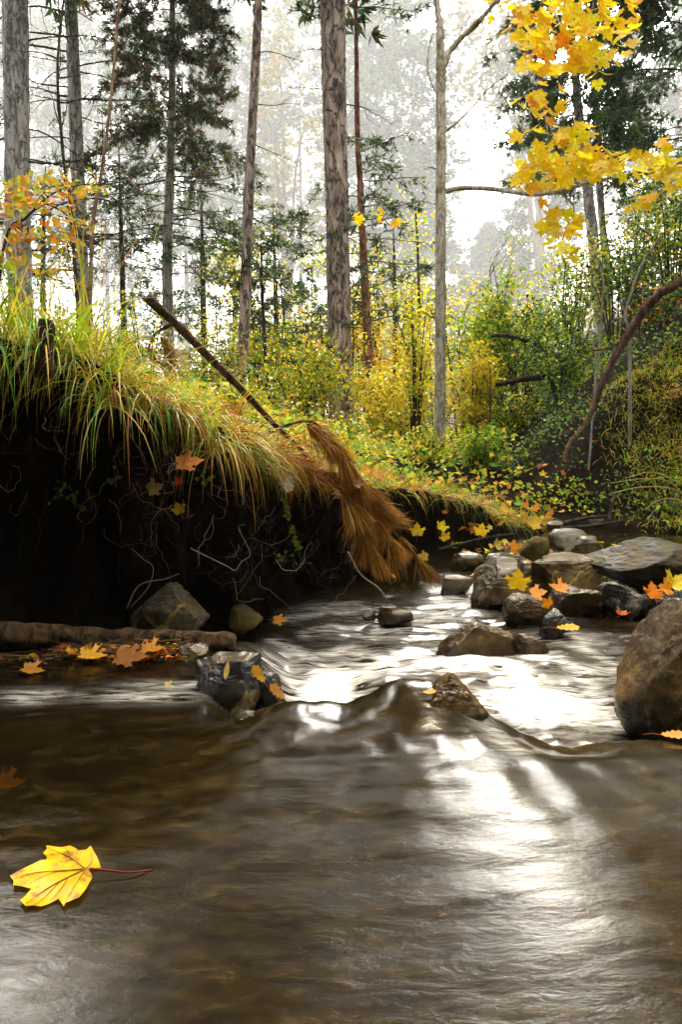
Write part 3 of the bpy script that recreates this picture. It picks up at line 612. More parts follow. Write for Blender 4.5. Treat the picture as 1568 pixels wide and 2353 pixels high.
# ------------------------------------------------------------------ roots hanging from the undercut
mb = MB(); nr_ = 170
s = rng.uniform(s_of_x(-1.2), s_of_x(.25), nr_); p, nr = lip_at(s, np.full(nr_, -.03)); p[:, 2] -= rng.uniform(.06, .32, nr_)
for k in range(nr_):
    n = 12; q = [p[k] + nr[k] * rng.uniform(.02, .11)]; d = unit(np.array([rng.normal(0, .5), rng.normal(0, .25), -1.]))
    Lr = rng.uniform(.04, .20) / n
    for j in range(n): q.append(q[-1] + d * Lr); d = unit(d + rng.normal(0, .46, 3) + np.array([0, 0, -.08]))
    c = pick([(.12, .07, .04), (.14, .09, .06), (.06, .035, .02), (.06, .035, .02), (.26, .21, .17)], 1)[0]
    rr = rng.uniform(.0003, .0009); mb.add(*tube(np.array(q), np.linspace(rr, rr * .4, n + 1), 4), C=c)
m_root = leaf_mat("root", 0., .7, .2)
tag(mb.build("roots", m_root), kind='stuff')
for lb, pts, r0 in [("pale forked bare root sticking out of the dark bank above the boulder", [(300, 1395), (340, 1350), (352, 1305), (330, 1285), (302, 1260)], .0013),
                    ("long bent grey root hanging on the bank above the log's boulder", [(438, 1260), (520, 1300), (540, 1310), (556, 1290), (575, 1272), (548, 1215)], .0014),
                    ("thin brown root curving along the top of the boulder", [(290, 1400), (320, 1345), (380, 1330), (412, 1318)], .0018),
                    ("thin root dangling in the dark right of the boulder", [(800, 1268), (830, 1320), (870, 1350), (890, 1378)], .0018)]:
    P = [at(u, v, 1.74) for u, v in pts]; mb = MB(); mb.add(*tube(spline(P, 26), np.linspace(r0, r0 * .5, 26), 5), C=(.26, .21, .16)); tag(mb.build("root", m_root, origin=P[0]), lb, "root")

# ------------------------------------------------------------------ dead pine branch hanging over the bank
P = [at(338, 684, 1.95), at(400, 740, 2.0), at(490, 830, 2.05), at(560, 900, 2.12), at(640, 985, 2.2), at(740, 1080, 2.35)]
br = thing("fallen_pine_branch", "fallen dead pine branch with hanging rusty brown needles draped over the bank", "branch", P[-1])
mb = MB(); mb.add(*tube(spline(P, 60), np.linspace(.0125, .007, 60), 10, .18, 40.)); mb.build("stick", M_STICK, br)
side = [([(395, 745), (360, 765), (340, 800)], 1.98, .005), ([(635, 985), (700, 968), (740, 985), (800, 1060)], 2.2, .005), ([(640, 990), (600, 1000), (560, 1010)], 2.15, .004)]
for pts, yy, rr in side:
    mb = MB(); mb.add(*tube(spline([at(u, v, yy) for u, v in pts], 20), np.linspace(rr, rr * .6, 20), 6, .2, 40.)); mb.build("twig", M_STICK, br)
NEED = [(.60, .25, .02), (.46, .17, .012), (.70, .36, .05), (.30, .10, .01), (.75, .48, .14)]
def plume(pts, n, Ln, spread, fall, parent, width=.0016, pal=NEED, spr0=.004):
    P = spline(np.array([at(u, v, y) for u, v, y in pts]), 80); T = unit(np.gradient(P, axis=0))
    nodes = np.arange(2, 78, 9); i = np.clip(rng.choice(nodes, n) + rng.integers(-1, 2, n), 0, 79); q = P[i] + rng.normal(0, spr0, (n, 3)); jd = rng.normal(0, .36, (80, 3)); jd = jd[(i + 1) // 9]; d = T[i] + jd + rng.normal(0, spread, (n, 3)) + np.array([0, 0, -fall])
    cf = rng.uniform(.45, 1.25, 80)[i][:, None]; mb = MB(); blades(mb, q, d, rng.uniform(Ln * .6, Ln * 1.2, n), width, .18, np.clip(pick(pal, n, .25) * cf, 0, .95), seg=3)
    mb.add(*tube(P, np.linspace(.004, .0015, 80), 5), C=(.10, .05, .02)); mb.build("needles", M_DRY, parent)
plume([(705, 975, 2.2), (770, 1020, 2.2), (815, 1085, 2.22), (865, 1160, 2.3), (920, 1235, 2.4), (985, 1310, 2.5)], 2700, .105, .17, .22, br)
plume([(630, 1060, 2.22), (700, 1078, 2.22), (760, 1095, 2.24), (800, 1150, 2.25), (830, 1215, 2.3), (865, 1275, 2.35)], 2700, .105, .18, .2, br)
plume([(790, 1070, 2.26), (830, 1120, 2.28), (870, 1190, 2.33), (905, 1270, 2.38)], 1500, .10, .18, .25, br)
plume([(780, 1120, 2.22), (815, 1180, 2.25), (850, 1250, 2.28)], 1000, .10, .2, .25, br)
plume([(590, 1035, 2.15), (640, 1050, 2.2), (700, 1080, 2.2)], 1100, .085, .3, .0, br)
plume([(735, 985, 2.2), (752, 1015, 2.2), (765, 1050, 2.2)], 300, .07, .2, .3, br)
plume([(560, 925, 2.1), (540, 950, 2.1), (530, 975, 2.1)], 260, .07, .5, .1, br)
plume([(370, 775, 1.98), (385, 800, 1.98), (395, 840, 1.98)], 220, .06, .35, .3, br, pal=[(.5, .3, .1), (.6, .45, .22)])
plume([(340, 800, 1.98), (360, 830, 1.98), (385, 850, 1.98)], 160, .05, .45, .2, br, pal=[(.5, .25, .08), (.4, .2, .06)])

# bare fallen limb on the right slope and the thin white stems
P = [at(1640, 600, 4.6), at(1568, 645, 4.6), at(1500, 690, 4.6), at(1440, 775, 4.62), at(1390, 870, 4.62), at(1350, 970, 4.6), at(1310, 1020, 4.5), at(1297, 1064, 4.45)]
fb = thing("fallen_limb", "long bare reddish limb curving down the dark right slope", "branch", P[-1])
mb = MB(); mb.add(*tube(spline(P, 90), np.interp(np.linspace(0, 1, 90), [0, .3, 1], [.034, .026, .012]), 12, .34, 26.))
mb.build("limb", M_STICK, fb)
for pts in [[(1440, 775), (1400, 800), (1340, 808)], [(1340, 985), (1310, 990), (1280, 1005)], [(1475, 720), (1470, 760), (1480, 800)]]:
    mb = MB(); mb.add(*tube(spline([at(u, v, 4.62) for u, v in pts], 14), np.linspace(.010, .004, 14), 6)); mb.build("twig", M_STICK, fb)
for lb, pts, yy, rr in [("thin white birch stem standing on the right slope, crossing the reddish limb", [(1455, 880), (1448, 780), (1438, 730), (1450, 680), (1475, 610), (1520, 540)], 5.0, .013),
                        ("short thin white stem on the right slope left of the reddish limb", [(1370, 765), (1385, 700), (1388, 650), (1378, 600)], 5.2, .009),
                        ("slender grey sapling stem low on the right slope", [(1358, 940), (1370, 850), (1362, 780)], 4.9, .008)]:
    P = [at(u, v, yy) for u, v in pts]; P[0][2] = G(P[0][0], P[0][1])[0] - .05
    mb = MB(); mb.add(*tube(spline(P, 40), np.linspace(rr, rr * .45, 40), 8, .12, 20.)); tag(mb.build("birch_stem", M_BIRCH, origin=P[0]), lb, "stem")
for lb, pts, yy, rr in [("dead branch jutting level from the slope at mid height", [(1300, 830), (1230, 790), (1170, 772), (1130, 772)], 7.0, .028),
                        ("broken dead log end poking out of the slope above the dark hollow", [(1260, 862), (1200, 872), (1140, 884)], 6.6, .035)]:
    P = [at(u, v, yy) for u, v in pts]; mb = MB(); mb.add(*tube(spline(P, 24), np.linspace(rr, rr * .5, 24), 8, .2, 12.)); tag(mb.build("dead_branch", M_TWIG, origin=P[0]), lb, "branch")

# ------------------------------------------------------------------ fallen leaves
YEL = [(.92, .58, .01), (.95, .66, .015)]; ORA = [(.88, .34, .01), (.80, .26, .01)]; BRN = [(.35, .12, .03)]
def fallen(label, u, v, Y, wpx, pal, nrm=(0, -.6, 1), up=None, shape=MAPLE, group=None, curl=.75, lift=0., stem=True, name="fallen_leaf", cat="leaf"):
    c = at(u, v, Y); c[2] += lift; s = px(wpx, Y) / 1.25
    upv = np.array(up if up is not None else (rng.normal(), rng.normal() * .5, .4), float)
    mb = MB(); x, y, z = frames(np.array([nrm], float), upv[None]); cc = c - y[0] * s * .42
    leaves(mb, cc[None], s, np.array([nrm], float), upv[None], pick(pal, 1, .1), shape, curl)
    e = mb.build(name, M_LEAF, origin=c); tag(e, label, cat, group)
    if stem:
        q = np.array([cc, cc - y[0] * s * .35 + z[0] * s * .05, cc - y[0] * s * .65]); m2 = MB(); m2.add(*tube(q, [s * .018, s * .012, s * .01], 5), C=(.45, .10, .03)); m2.build("stem", M_LEAF, e, origin=c)
    return e
fallen("bright yellow maple leaf standing upright between the cracked and ochre blocks", 1190, 1332, 2.36, 58, YEL, (0, -1, .3), (.1, 0, 1), curl=.25)
fallen("orange maple leaf lying above the dark brown wet rock, left of its pair", 1238, 1362, 2.20, 46, ORA, (-.2, -.7, .8))
fallen("small orange leaf draped on the front of the dark brown wet rock", 1256, 1384, 2.16, 32, ORA, (.2, -1, .3))
fallen("deep orange leaf between the ochre block and the craggy dark stone", 1284, 1352, 2.30, 50, ORA, (.1, -.5, .9))
fallen("glowing orange leaf washed by water beside the small smooth grey stone", 1302, 1442, 2.02, 74, [(.95, .50, .02)], (.05, -.28, 1), (1, .1, .2), shape=OAK, curl=.2)
fallen("yellow orange leaf at the right edge, topmost of the heap", 1556, 1340, 2.18, 60, YEL, (-.1, -.7, .7), (.5, 0, .8))
fallen("orange leaf in the heap at the right, leaning on the spotted stone", 1502, 1358, 2.18, 52, ORA, (.1, -.8, .6))
fallen("orange leaf in the heap at the right, between its two neighbours", 1528, 1352, 2.16, 44, [(.8, .36, .02)], (.3, -.8, .6))
fallen("red orange leaf floating in front of the spotted stone", 1432, 1412, 2.2, 34, [(.6, .12, .01)], (0, -.3, 1))
fallen("yellow leaf hanging in the dark under the far bank, leftmost of the four", 959, 1217, 3.0, 36, YEL, (0, -1, .2), (0, 0, 1))
fallen("yellow leaf hanging under the far bank, second from the rusty needles", 1016, 1208, 3.1, 30, YEL, (.2, -1, .3), (.5, 0, 1))
fallen("small yellow leaf below the second hanging leaf of the far bank", 1022, 1232, 3.1, 28, YEL, (0, -1, .4), (-.5, 0, 1))
fallen("yellow leaf hanging under the far bank, nearest the stones", 1107, 1217, 3.2, 36, YEL, (-.2, -1, .3), (.2, 0, 1))
fallen("pale yellow leaf curled at the water's edge below the far bank", 1145, 1250, 3.1, 26, [(.75, .5, .12)], (.2, -1, .3))
fallen("orange leaf tucked beside the mossy yellow stone", 1186, 1256, 3.05, 34, ORA, (.2, -1, .5))
fallen("orange yellow leaf on the tip of the grassy far bank", 1228, 1205, 3.9, 36, YEL, (0, -.8, .6))
fallen("large rusty brown leaf lying on the edge of the bank under the hanging grass", 435, 1062, 1.74, 74, [(.62, .22, .02)], (0, -.6, .8), (.9, 0, .3), curl=.3)
fallen("yellow leaf caught on the dark face of the bank", 410, 1168, 1.80, 34, YEL, (.1, -1, .2), (-.4, 0, 1))
fallen("pale orange withered leaf caught on the bank among roots", 357, 1122, 1.80, 44, [(.7, .45, .2)], (0, -1, .4), (.8, 0, .4))
fallen("tan leaf standing in the grass below the fallen branch", 422, 978, 1.84, 30, [(.55, .28, .06)], (0, -1, .1), (.3, 0, -1), shape=OAK)
fallen("small red leaf on the bank beside the rusty brown leaf", 408, 1105, 1.79, 24, [(.7, .10, .01)], (0, -1, .3))
fallen("white crumpled withered leaf hanging on the bank beside the ivy vine", 664, 1108, 2.10, 56, [(.8, .8, .82)], (.3, -1, .2), (-.3, 0, -1), shape=OAK, curl=1.2)
fallen("pale pink withered leaf on top of the bank beside the dead branch", 606, 1052, 2.12, 36, [(.75, .5, .36)], (0, -.8, .6), (1, 0, .2), shape=OAK, curl=.9)
fallen("pale orange leaf stuck on the rusty hanging needles", 823, 1112, 2.2, 24, [(.8, .5, .25)], (0, -1, .3))
fallen("orange leaf at the dark foot of the bank above the stream", 644, 1424, 2.05, 40, [(.75, .35, .03)], (0, -.5, 1), (1, 0, 0))
fallen("yellow streaked leaf lying over the right shoulder of the pale-veined rock", 596, 1552, 1.20, 62, [(.75, .42, .03)], (.5, -.8, .5), (-.5, 0, .8), shape=OAK, curl=.4)
fallen("rusty wet leaf plastered on the black wet rock above the white water", 640, 1592, 1.24, 62, [(.5, .22, .05)], (.5, -.7, .6), (-.6, 0, .7), shape=OAK, curl=.3)
fallen("yellow sliver of leaf laid across the face of the pale-veined rock", 520, 1545, 1.205, 54, [(.66, .50, .14)], (0, -1, .15), (.18, 0, 1), shape=OVAL * np.array([.55, 1]), stem=False)
fallen("orange leaf lying on the near side of the pointed wet rock", 985, 1591, 1.10, 42, [(.85, .42, .02)], (0, -.25, 1), (1, 0, 0), shape=OAK)
fallen("small yellow curled leaf drifting right of the bright ripples", 388, 1578, 1.33, 30, [(.75, .5, .08)], (0, -.5, 1))
fallen("pale yellow leaf awash in the left shallows", 116, 1592, 1.33, 76, [(.75, .5, .14)], (0, -.12, 1), (1, .2, 0), shape=OAK, curl=.1)
fallen("yellow leaf on the twigs below the log, leftmost of the pair", 212, 1508, 1.46, 74, [(.72, .40, .03)], (.1, -.15, 1), (1, .1, .1))
fallen("orange leaf on the twigs below the log, near the flat stone", 350, 1494, 1.47, 66, [(.7, .30, .02)], (-.1, -.2, 1), (1, 0, .1))
fallen("dark orange leaf under the water beside the flat stone", 300, 1510, 1.43, 90, [(.30, .10, .01)], (0, -.3, 1), (1, 0, .1))
fallen("orange leaf at the left edge of the twig heap", 75, 1540, 1.40, 60, [(.62, .26, .02)], (.2, -.2, 1), (.9, 0, .1))
fallen("curled orange yellow leaf at the left edge of the shallows", 20, 1802, .97, 78, [(.85, .50, .02)], (.1, -.2, 1), (1, .2, .1), curl=.6)
fallen("folded yellow leaf tucked behind the large yellow leaf", 62, 1985, .80, 70, [(.62, .42, .03)], (-.3, -.6, .9), (1, .4, .3), shape=OVAL, curl=.5)
fallen("orange leaf awash at the right edge below the big ochre brown boulder", 1545, 1688, 1.06, 80, [(.8, .32, .02)], (0, -.2, 1), (1, 0, 0), shape=OAK, curl=.1)
fallen("dull orange leaf under the water film on the pool's lip", 735, 1690, 1.06, 50, [(.40, .20, .05)], (0, -.2, 1), (1, .2, 0), shape=OAK, curl=.05)

# the big floating maple leaf, with veins and a red stem
c = on_z(205, 1992, .004); zl_ = lambda q: (np.array(q, float) * .2459 + np.array([0, 1914.9]))
OUT = zl_([(815, 332), (940, 330), (928, 280), (905, 225), (845, 138), (805, 172), (735, 180), (690, 150), (650, 125), (560, 130), (430, 118), (436, 150), (400, 190), (440, 245), (428, 272), (380, 276), (270, 320), (92, 415), (126, 460), (118, 502), (200, 503), (290, 525),
           (240, 580), (182, 632), (235, 692), (300, 682), (380, 684), (450, 652), (545, 612), (578, 665), (592, 698), (612, 660), (740, 620), (800, 540), (860, 425), (856, 395), (835, 362)])
def smoothpoly(o, n=4):
    q = np.concatenate([o, o[:1]]); t = np.linspace(0, len(o), len(o) * n + 1)[:-1]; i = t.astype(int); f = (t - i)[:, None]; return q[i] * (1 - f) + q[i + 1] * f
ow = np.array([on_z(u, v, .004) for u, v in smoothpoly(OUT, 4)]); ctr = on_z(150, 2005, .004)
rings = 10; V = [ctr[None]]
for k in range(1, rings + 1): V.append(ctr + (ow - ctr) * k / rings)
V = np.concatenate(V); k_ = len(ow)
V[:, 2] += .0030 * fbm(V * 26., 2) + .02 * ((V[:, :2] - ctr[:2]) ** 2).sum(1) + .0012 + .004 * np.abs((V[:, 0] - ctr[0]) * .5 + (V[:, 1] - ctr[1]))
lv = thing("maple_leaf", "large yellow maple leaf with a red stem floating in the lower left corner", "leaf", c)
j = np.arange(k_); tri = np.stack([0 * j, 1 + j, 1 + (j + 1) % k_], -1)
qd = np.concatenate([np.stack([1 + r_ * k_ + j, 1 + (r_ + 1) * k_ + j, 1 + (r_ + 1) * k_ + (j + 1) % k_, 1 + r_ * k_ + (j + 1) % k_], -1) for r_ in range(rings - 1)])
mb = MB(); mb.add(V, [tri, qd], (.76, .45, .006)); mb.build("blade", M_BIG, lv)
from mathutils.kdtree import KDTree
kd = KDTree(len(V)); [kd.insert(Vector(q), i) for i, q in enumerate(V)]; kd.balance()
def on_leaf(u, v):
    q = on_z(u, v, .006); z = np.mean([V[i][2] for _, i, _ in kd.find_n(Vector(q), 4)]); q[2] = z + .0009; return q
for pts, r0 in [([(800, 330), (560, 450), (430, 520), (240, 655)], .0013), ([(800, 330), (600, 345), (330, 372), (125, 425)], .0011), ([(800, 330), (660, 235), (540, 170), (440, 125)], .0009),
                ([(800, 330), (700, 500), (590, 675)], .0009), ([(800, 330), (860, 250), (850, 155)], .0007), ([(560, 450), (430, 570), (320, 670)], .0008), ([(640, 410), (560, 530), (440, 640)], .0007), ([(560, 350), (430, 400), (270, 470)], .0006), ([(660, 235), (640, 180), (600, 130)], .0006)]:
    pts = [tuple(q) for q in zl_(pts)]
    mb = MB(); q = spline([on_leaf(u, v) for u, v in pts], 22); mb.add(*tube(q, np.linspace(r0 * .75, r0 * .2, 22), 5), C=(.26, .14, .012)); mb.build("vein", M_LEAF, lv)
q = spline([on_z(206, 1996, .010), on_z(250, 2000, .008), on_z(300, 2004, .006), on_z(352, 1998, .004)], 24)
mb = MB(); mb.add(*tube(q, np.linspace(.0012, .0008, 24), 6), C=(.20, .012, .008)); mb.build("stem", M_LEAF, lv)

# litter: twigs and leaf scraps nobody could count
mb = MB(); n = 420; u = rng.uniform(-60, 400, n); v = 1500 + rng.normal(0, 11, n) + np.where(u < 130, 22, 0)
for k in range(n):
    p0 = at(u[k], v[k], 1.50 - .0009 * (v[k] - 1500) * 1.); d = unit(np.array([1, rng.normal(0, .5), rng.normal(0, .16)])); l = rng.uniform(.01, .05)
    mb.add(*tube(np.array([p0 - d * l, p0 + rng.normal(0, .003, 3), p0 + d * l]), .0011, 4), C=pick([(.08, .04, .02), (.16, .08, .03), (.05, .03, .02), (.4, .2, .05)], 1)[0])
n = 260; u = rng.uniform(-60, 420, n); v = 1508 + rng.normal(0, 12, n) + np.where(u < 130, 24, 0)
pos = np.array([at(a_, b_, 1.48) for a_, b_ in zip(u, v)]); quads(mb, pos, rng.uniform(.008, .024, n), rdir(n) + np.array([0, -.6, 1]), rdir(n), pick(ORA + BRN + BRN + YEL + BRN, n, .3))
tag(mb.build("leaf_litter", M_DRY), kind='stuff')
mb = MB(); n = 300; i = rng.integers(0, 299, n); p = lipf[i]; q = p + np.stack([rng.normal(0, .25, n), rng.uniform(-.12, .9, n) ** 1, 0 * i], 1); q[:, 2] = G(q[:, 0], q[:, 1]) + rng.uniform(.01, .07, n)
leaves(mb, q, rng.uniform(.02, .05, n), rdir(n) * .6 + np.array([0, -.5, .8]), rdir(n), pick(YEL + ORA + ORA + BRN, n, .2), MAPLE)
n = 260; x = rng.uniform(.5, 1.7, n); y = rng.uniform(2.4, 3.9, n); z = np.maximum(G(x, y), -.11) + .012
quads(mb, np.stack([x, y, z], 1), rng.uniform(.02, .05, n), rdir(n) * .5 + np.array([0, -.3, 1]), rdir(n), pick(ORA + BRN + BRN + YEL, n, .3), .8)
n = 160; s = rng.uniform(sB, sD, n); q, nr = lip_at(s, rng.uniform(-.03, .3, n)); q[:, 2] += .02
leaves(mb, q, rng.uniform(.012, .03, n), rdir(n) * .6 + np.array([0, -.7, .7]), rdir(n), pick(ORA + BRN + YEL, n, .2), OAK)
tag(mb.build("leaf_litter", M_LEAF), kind='stuff')
# small creeping plants on the dark bank
iv = thing("ivy_vine", "small green ivy vine hanging down the dark bank under the dead branch", "vine", at(640, 1070, 2.22))
P = spline([at(u, v, y) for u, v, y in [(612, 1066, 2.18), (640, 1090, 2.2), (655, 1150, 2.22), (668, 1200, 2.24), (680, 1240, 2.26), (690, 1285, 2.28)]], 60)
mb = MB(); mb.add(*tube(P, .0013, 4), C=(.08, .10, .02)); mb.build("stem", M_LEAF, iv)
n = 46; i = rng.integers(0, 59, n); mb = MB(); quads(mb, P[i] + rng.normal(0, .006, (n, 3)) + np.array([0, -.012, 0]), rng.uniform(.012, .020, n), rdir(n) * .4 + np.array([0, -1, .3]), rdir(n), pick([(.16, .34, .02), (.35, .42, .03)], n), .8); mb.build("foliage", M_LEAF, iv)
for k, (u, v, lb) in enumerate([(130, 1130, "sprig of small round green leaves on the dark bank at far left"), (168, 1150, "sprig of clover-like leaves on the dark bank, second from the left edge"), (262, 1095, "sprig of green leaves on the dark bank under the drooping grass"),
                                (655, 1278, "tiny yellow green sprig low on the dark bank near the ivy vine"), (470, 1100, "pale green sprig beside the small red leaf")]):
    c = at(u, v, 1.80 if u < 600 else 2.27); sg = thing("sprig", lb, "plant", c); n = 9; lp = c + rng.normal(0, .012, (n, 3)); mb = MB(); quads(mb, lp, rng.uniform(.009, .016, n), rdir(n) * .4 + np.array([0, -1, .4]), rdir(n), pick([(.10, .26, .02), (.30, .36, .03)], n), .85); mb.build("foliage", M_LEAF, sg)
    mb = MB(); [mb.add(*tube(np.array([c + np.array([0, .012, -.02]), (c + q) / 2, q]), .0006, 4), C=(.12, .16, .03)) for q in lp]; mb.build("stem", M_LEAF, sg)
# ------------------------------------------------------------------ trees
WOOD = np.array([.05, .035, .025])
def trunk_pts(path, Y, top, base=None):
    """path: (u, v, width) down the picture, at depth Y; carried on to the ground below and to height top above"""
    P = [at(u, v, Y) for u, v, w_ in path]; r = [px(w_, Y) / 2 for u, v, w_ in path]
    P = [P[k] for k in range(len(P))]
    lo = P[0]; gz = G(lo[0], lo[1])[0] - .15
    if lo[2] > gz + .05:
        d = (P[0] - P[1]) / (P[0][2] - P[1][2]); q = P[0] + d * .6 * (gz - lo[2]); q[2] = gz; P = [q] + P; r = [r[0] * 1.12] + r
    hi = P[-1]
    if top > hi[2]:
        d = (P[-1] - P[-2]) / (P[-1][2] - P[-2][2]); d = d * .5 + np.array([0, 0, .5]); n = 4
        for k in range(1, n + 1):
            f = k / n; q = hi + d * (top - hi[2]) * f; q[2] = hi[2] + (top - hi[2]) * f; P.append(q); r.append(r[-1 if k == 1 else -1] * (1 - .22 * f))
    P = np.array(P); r = np.array(r); L = np.concatenate([[0], np.cumsum(np.linalg.norm(np.diff(P, axis=0), axis=1))])
    n = int(max(30, L[-1] * 14)); n = min(n, 170)
    tt = np.linspace(0, L[-1], n); return np.stack([np.interp(tt, L, P[:, k]) for k in range(3)], 1) * .35 + .65 * resample(spline(P, 400), n), np.interp(tt, L, r)
def resample(P, n):
    L = np.concatenate([[0], np.cumsum(np.linalg.norm(np.diff(P, axis=0), axis=1))]); tt = np.linspace(0, L[-1], n)
    return np.stack([np.interp(tt, L, P[:, k]) for k in range(3)], 1)
def on_trunk(P, z):
    return np.array([np.interp(z, P[:, 2], P[:, 0]), np.interp(z, P[:, 2], P[:, 1]), z])
def wander(p0, d, Lr, n=10, wig=.12, droop=-.03):
    q = [np.array(p0, float)]; d = unit(np.array(d, float)); s = Lr / n
    for k in range(n):
        q.append(q[-1] + d * s); d = unit(d + rng.normal(0, wig, 3) + np.array([0, 0, droop]))
    return np.array(q)

def boughs(mb, P, z0, z1, nb, Lf, tl, tw, m, pal, elev=.1, droop=-.03, twigs=7, az=None, dens=1., r0=.012, tips=None, spread=.7, sides=4):
    """conifer boughs: thin wood with side twigs that carry needle tufts"""
    TP, TD = [], []
    for b in range(nb):
        t = (b + rng.uniform(0, .9)) / nb; z = z0 + (z1 - z0) * t; Lb = Lf(t) * rng.uniform(.65, 1.15)
        a = rng.uniform(0, 2 * np.pi) if az is None else rng.uniform(*az)
        p0 = on_trunk(P, z); q = wander(p0, (math.cos(a), math.sin(a), elev + rng.normal(0, .12)), Lb, 8, .10, droop)
        mb.add(*tube(q, np.linspace(r0 * (.5 + Lb * .3), .003, 9), sides), C=WOOD * rng.uniform(.5, 1.5))
        for k in range(twigs):
            f = rng.uniform(.25, 1.) ; i = min(int(f * 8), 7); pt = q[i] + (q[i + 1] - q[i]) * (f * 8 - i)
            dd = unit(q[i + 1] - q[i]); sidev = unit(np.cross(dd, [0, 0, 1.])) * rng.choice([-1, 1])
            td = unit(dd * .6 + sidev * rng.uniform(.3, 1.) + np.array([0, 0, rng.normal(-.05, .25)])); tlg = Lb * rng.uniform(.15, .38)
            w_ = wander(pt, td, tlg, 4, .12, -.02); mb.add(*tube(w_, np.linspace(.005, .002, 5), 3), C=WOOD)
            if rng.uniform() < dens:
                nt_ = max(2, int(tlg / (tl * .55))); g = np.linspace(.2, 1, nt_); ii = np.minimum((g * 4).astype(int), 3)
                pos = w_[ii] + (w_[ii + 1] - w_[ii]) * (g * 4 - ii)[:, None]; TP.append(pos + rng.normal(0, tl * .15, pos.shape)); TD.append(unit(w_[ii + 1] - w_[ii]))
    if TP:
        TP = np.concatenate(TP); TD = np.concatenate(TD); tufts(mb, TP, TD, tl, tw, m, pick(pal, len(TP), .35), spread)

PINEG = [(.030, .080, .018), (.045, .100, .020), (.070, .12, .018), (.022, .055, .016)]
PINEB = PINEG + [(.09, .055, .015), (.07, .07, .015)]
def tree(name, label, path, Y, top, bark, group=None, rough=.07, sides=16):
    P, r = trunk_pts(path, Y, top); e = thing(name, label, "tree", P[0], group)
    mb = MB(); mb.add(*tube(P, r, sides, rough, 7., seed=Y * 3.3 + path[0][0])); mb.build("trunk", bark, e); return e, P, r
def bare(e, P, rtr, specs, Y, mat=M_TWIG, sub=4):
    """visible dead branches, one part each: (z at trunk, azimuth deg, length, radius, elevation)"""
    for z, a, Lb, rr, el in specs:
        q = wander(on_trunk(P, z), (math.cos(R(a)), math.sin(R(a)), el), Lb, 12, .10, -.015)
        mb = MB(); mb.add(*tube(q, np.linspace(rr, rr * .25, 13), 6, .15, 20.))
        for k in range(sub):
            i = rng.integers(3, 12); w_ = wander(q[i], unit(q[i] - q[i - 1]) + rng.normal(0, .6, 3), Lb * rng.uniform(.15, .4), 6, .2, -.03); mb.add(*tube(w_, np.linspace(rr * .4, rr * .12, 7), 4))
        mb.build("branch", mat, e)
def zpx(v, Y): return at(784, v, Y)[2]
def rnd_specs(n, v0, v1, Y, L0, L1, r0, r1): return [(zpx(rng.uniform(v0, v1), Y), rng.choice([rng.uniform(-40, 40), rng.uniform(140, 220)]), rng.uniform(L0, L1), rng.uniform(r0, r1), rng.uniform(-.15, .3)) for _ in range(n)]
def big_crown(mb, P, z0, z1, nb, L, pal, tl=.30, tw=.032, m=11, dens=1., twigs=11, az=None):
    boughs(mb, P, z0, z1, nb, lambda t: L * (1.1 - .6 * t), tl, tw, m, pal, .15, -.02, twigs, dens=dens, r0=.02, az=az)

# tall pines
e, P, r = tree("pine_tree", "thick pale grey pine trunk at the far left edge behind the orange oak sapling", [(46, 700, 52), (40, 400, 53), (34, 0, 54)], 9.5, 15, M_GREYBARK)
bare(e, P, r, rnd_specs(11, 60, 620, 9.5, .6, 1.7, .010, .020), 9.5); mb = MB(); big_crown(mb, P, 9.0, 17, 70, 3.0, PINEG); mb.build("crown", M_NEEDLE, e)
e, P, r = tree("pine_tree", "slimmer grey pine trunk with dark twigs, second from the left edge", [(190, 720, 32), (178, 400, 30), (162, 0, 26)], 11, 14, M_GREYBARK)
bare(e, P, r, rnd_specs(16, -20, 640, 11, .6, 1.8, .009, .018), 11); mb = MB()
boughs(mb, P, zpx(640, 11), zpx(-30, 11), 26, lambda t: 1.5, .13, .007, 8, PINEG, .05, -.04, 6, dens=.5); big_crown(mb, P, 10.2, 16, 60, 2.6, PINEG); mb.build("crown", M_NEEDLE, e)
e, P, r = tree("pine_tree", "dark bushy pine with a dense crown above a bare grey stem, left of centre", [(388, 800, 24), (384, 600, 24), (394, 300, 18), (396, 0, 12)], 12, 14.5, M_GREYBARK)
mb = MB(); boughs(mb, P, zpx(330, 12), zpx(-60, 12), 56, lambda t: 1.25 - .45 * t, .11, .006, 20, PINEB + PINEB[4:] + [(.12, .06, .015)], -.05, -.03, 11, r0=.012, spread=.8)
big_crown(mb, P, zpx(-90, 12), 14, 90, 2.3, PINEB)
boughs(mb, P, zpx(640, 12), zpx(330, 12), 30, lambda t: 1.5, .12, .008, 8, PINEG, -.1, -.04, 7, dens=.55); mb.build("crown", M_NEEDLE, e)
bare(e, P, r, rnd_specs(9, 330, 640, 12, .7, 1.7, .008, .016), 12)
e, P, r = tree("slim_tree", "slim leaning dark trunk with a red paint stripe near its foot, left of centre", [(553, 905, 24), (562, 740, 25), (571, 480, 23), (580, 280, 20), (594, 0, 18)], 8.5, 14, M_PINE, rough=.09)
mb = MB(); sx, sz = 0, 0
zz = np.linspace(zpx(862, 8.5), zpx(792, 8.5), 24); q = np.array([on_trunk(P, z) for z in zz]); rr_ = np.interp(zz, P[:, 2], r)
q[:, 1] -= rr_ * .72; q[:, 0] += .012 + .006 * np.sin(zz * 40)
m_red, t, out = nodemat("red_paint"); p_ = N(t, 'BsdfPrincipled', Roughness=.6); p_.inputs['Base Color'].default_value = (.62, .008, .03, 1); t.links.new(p_.outputs[0], out.inputs[0])
mb.add(*tube(q, .017 + .006 * np.sin(zz * 57) * rng.uniform(.5, 1, 24), 8, .2, 60.)); mb.build("paint_mark", m_red, e)
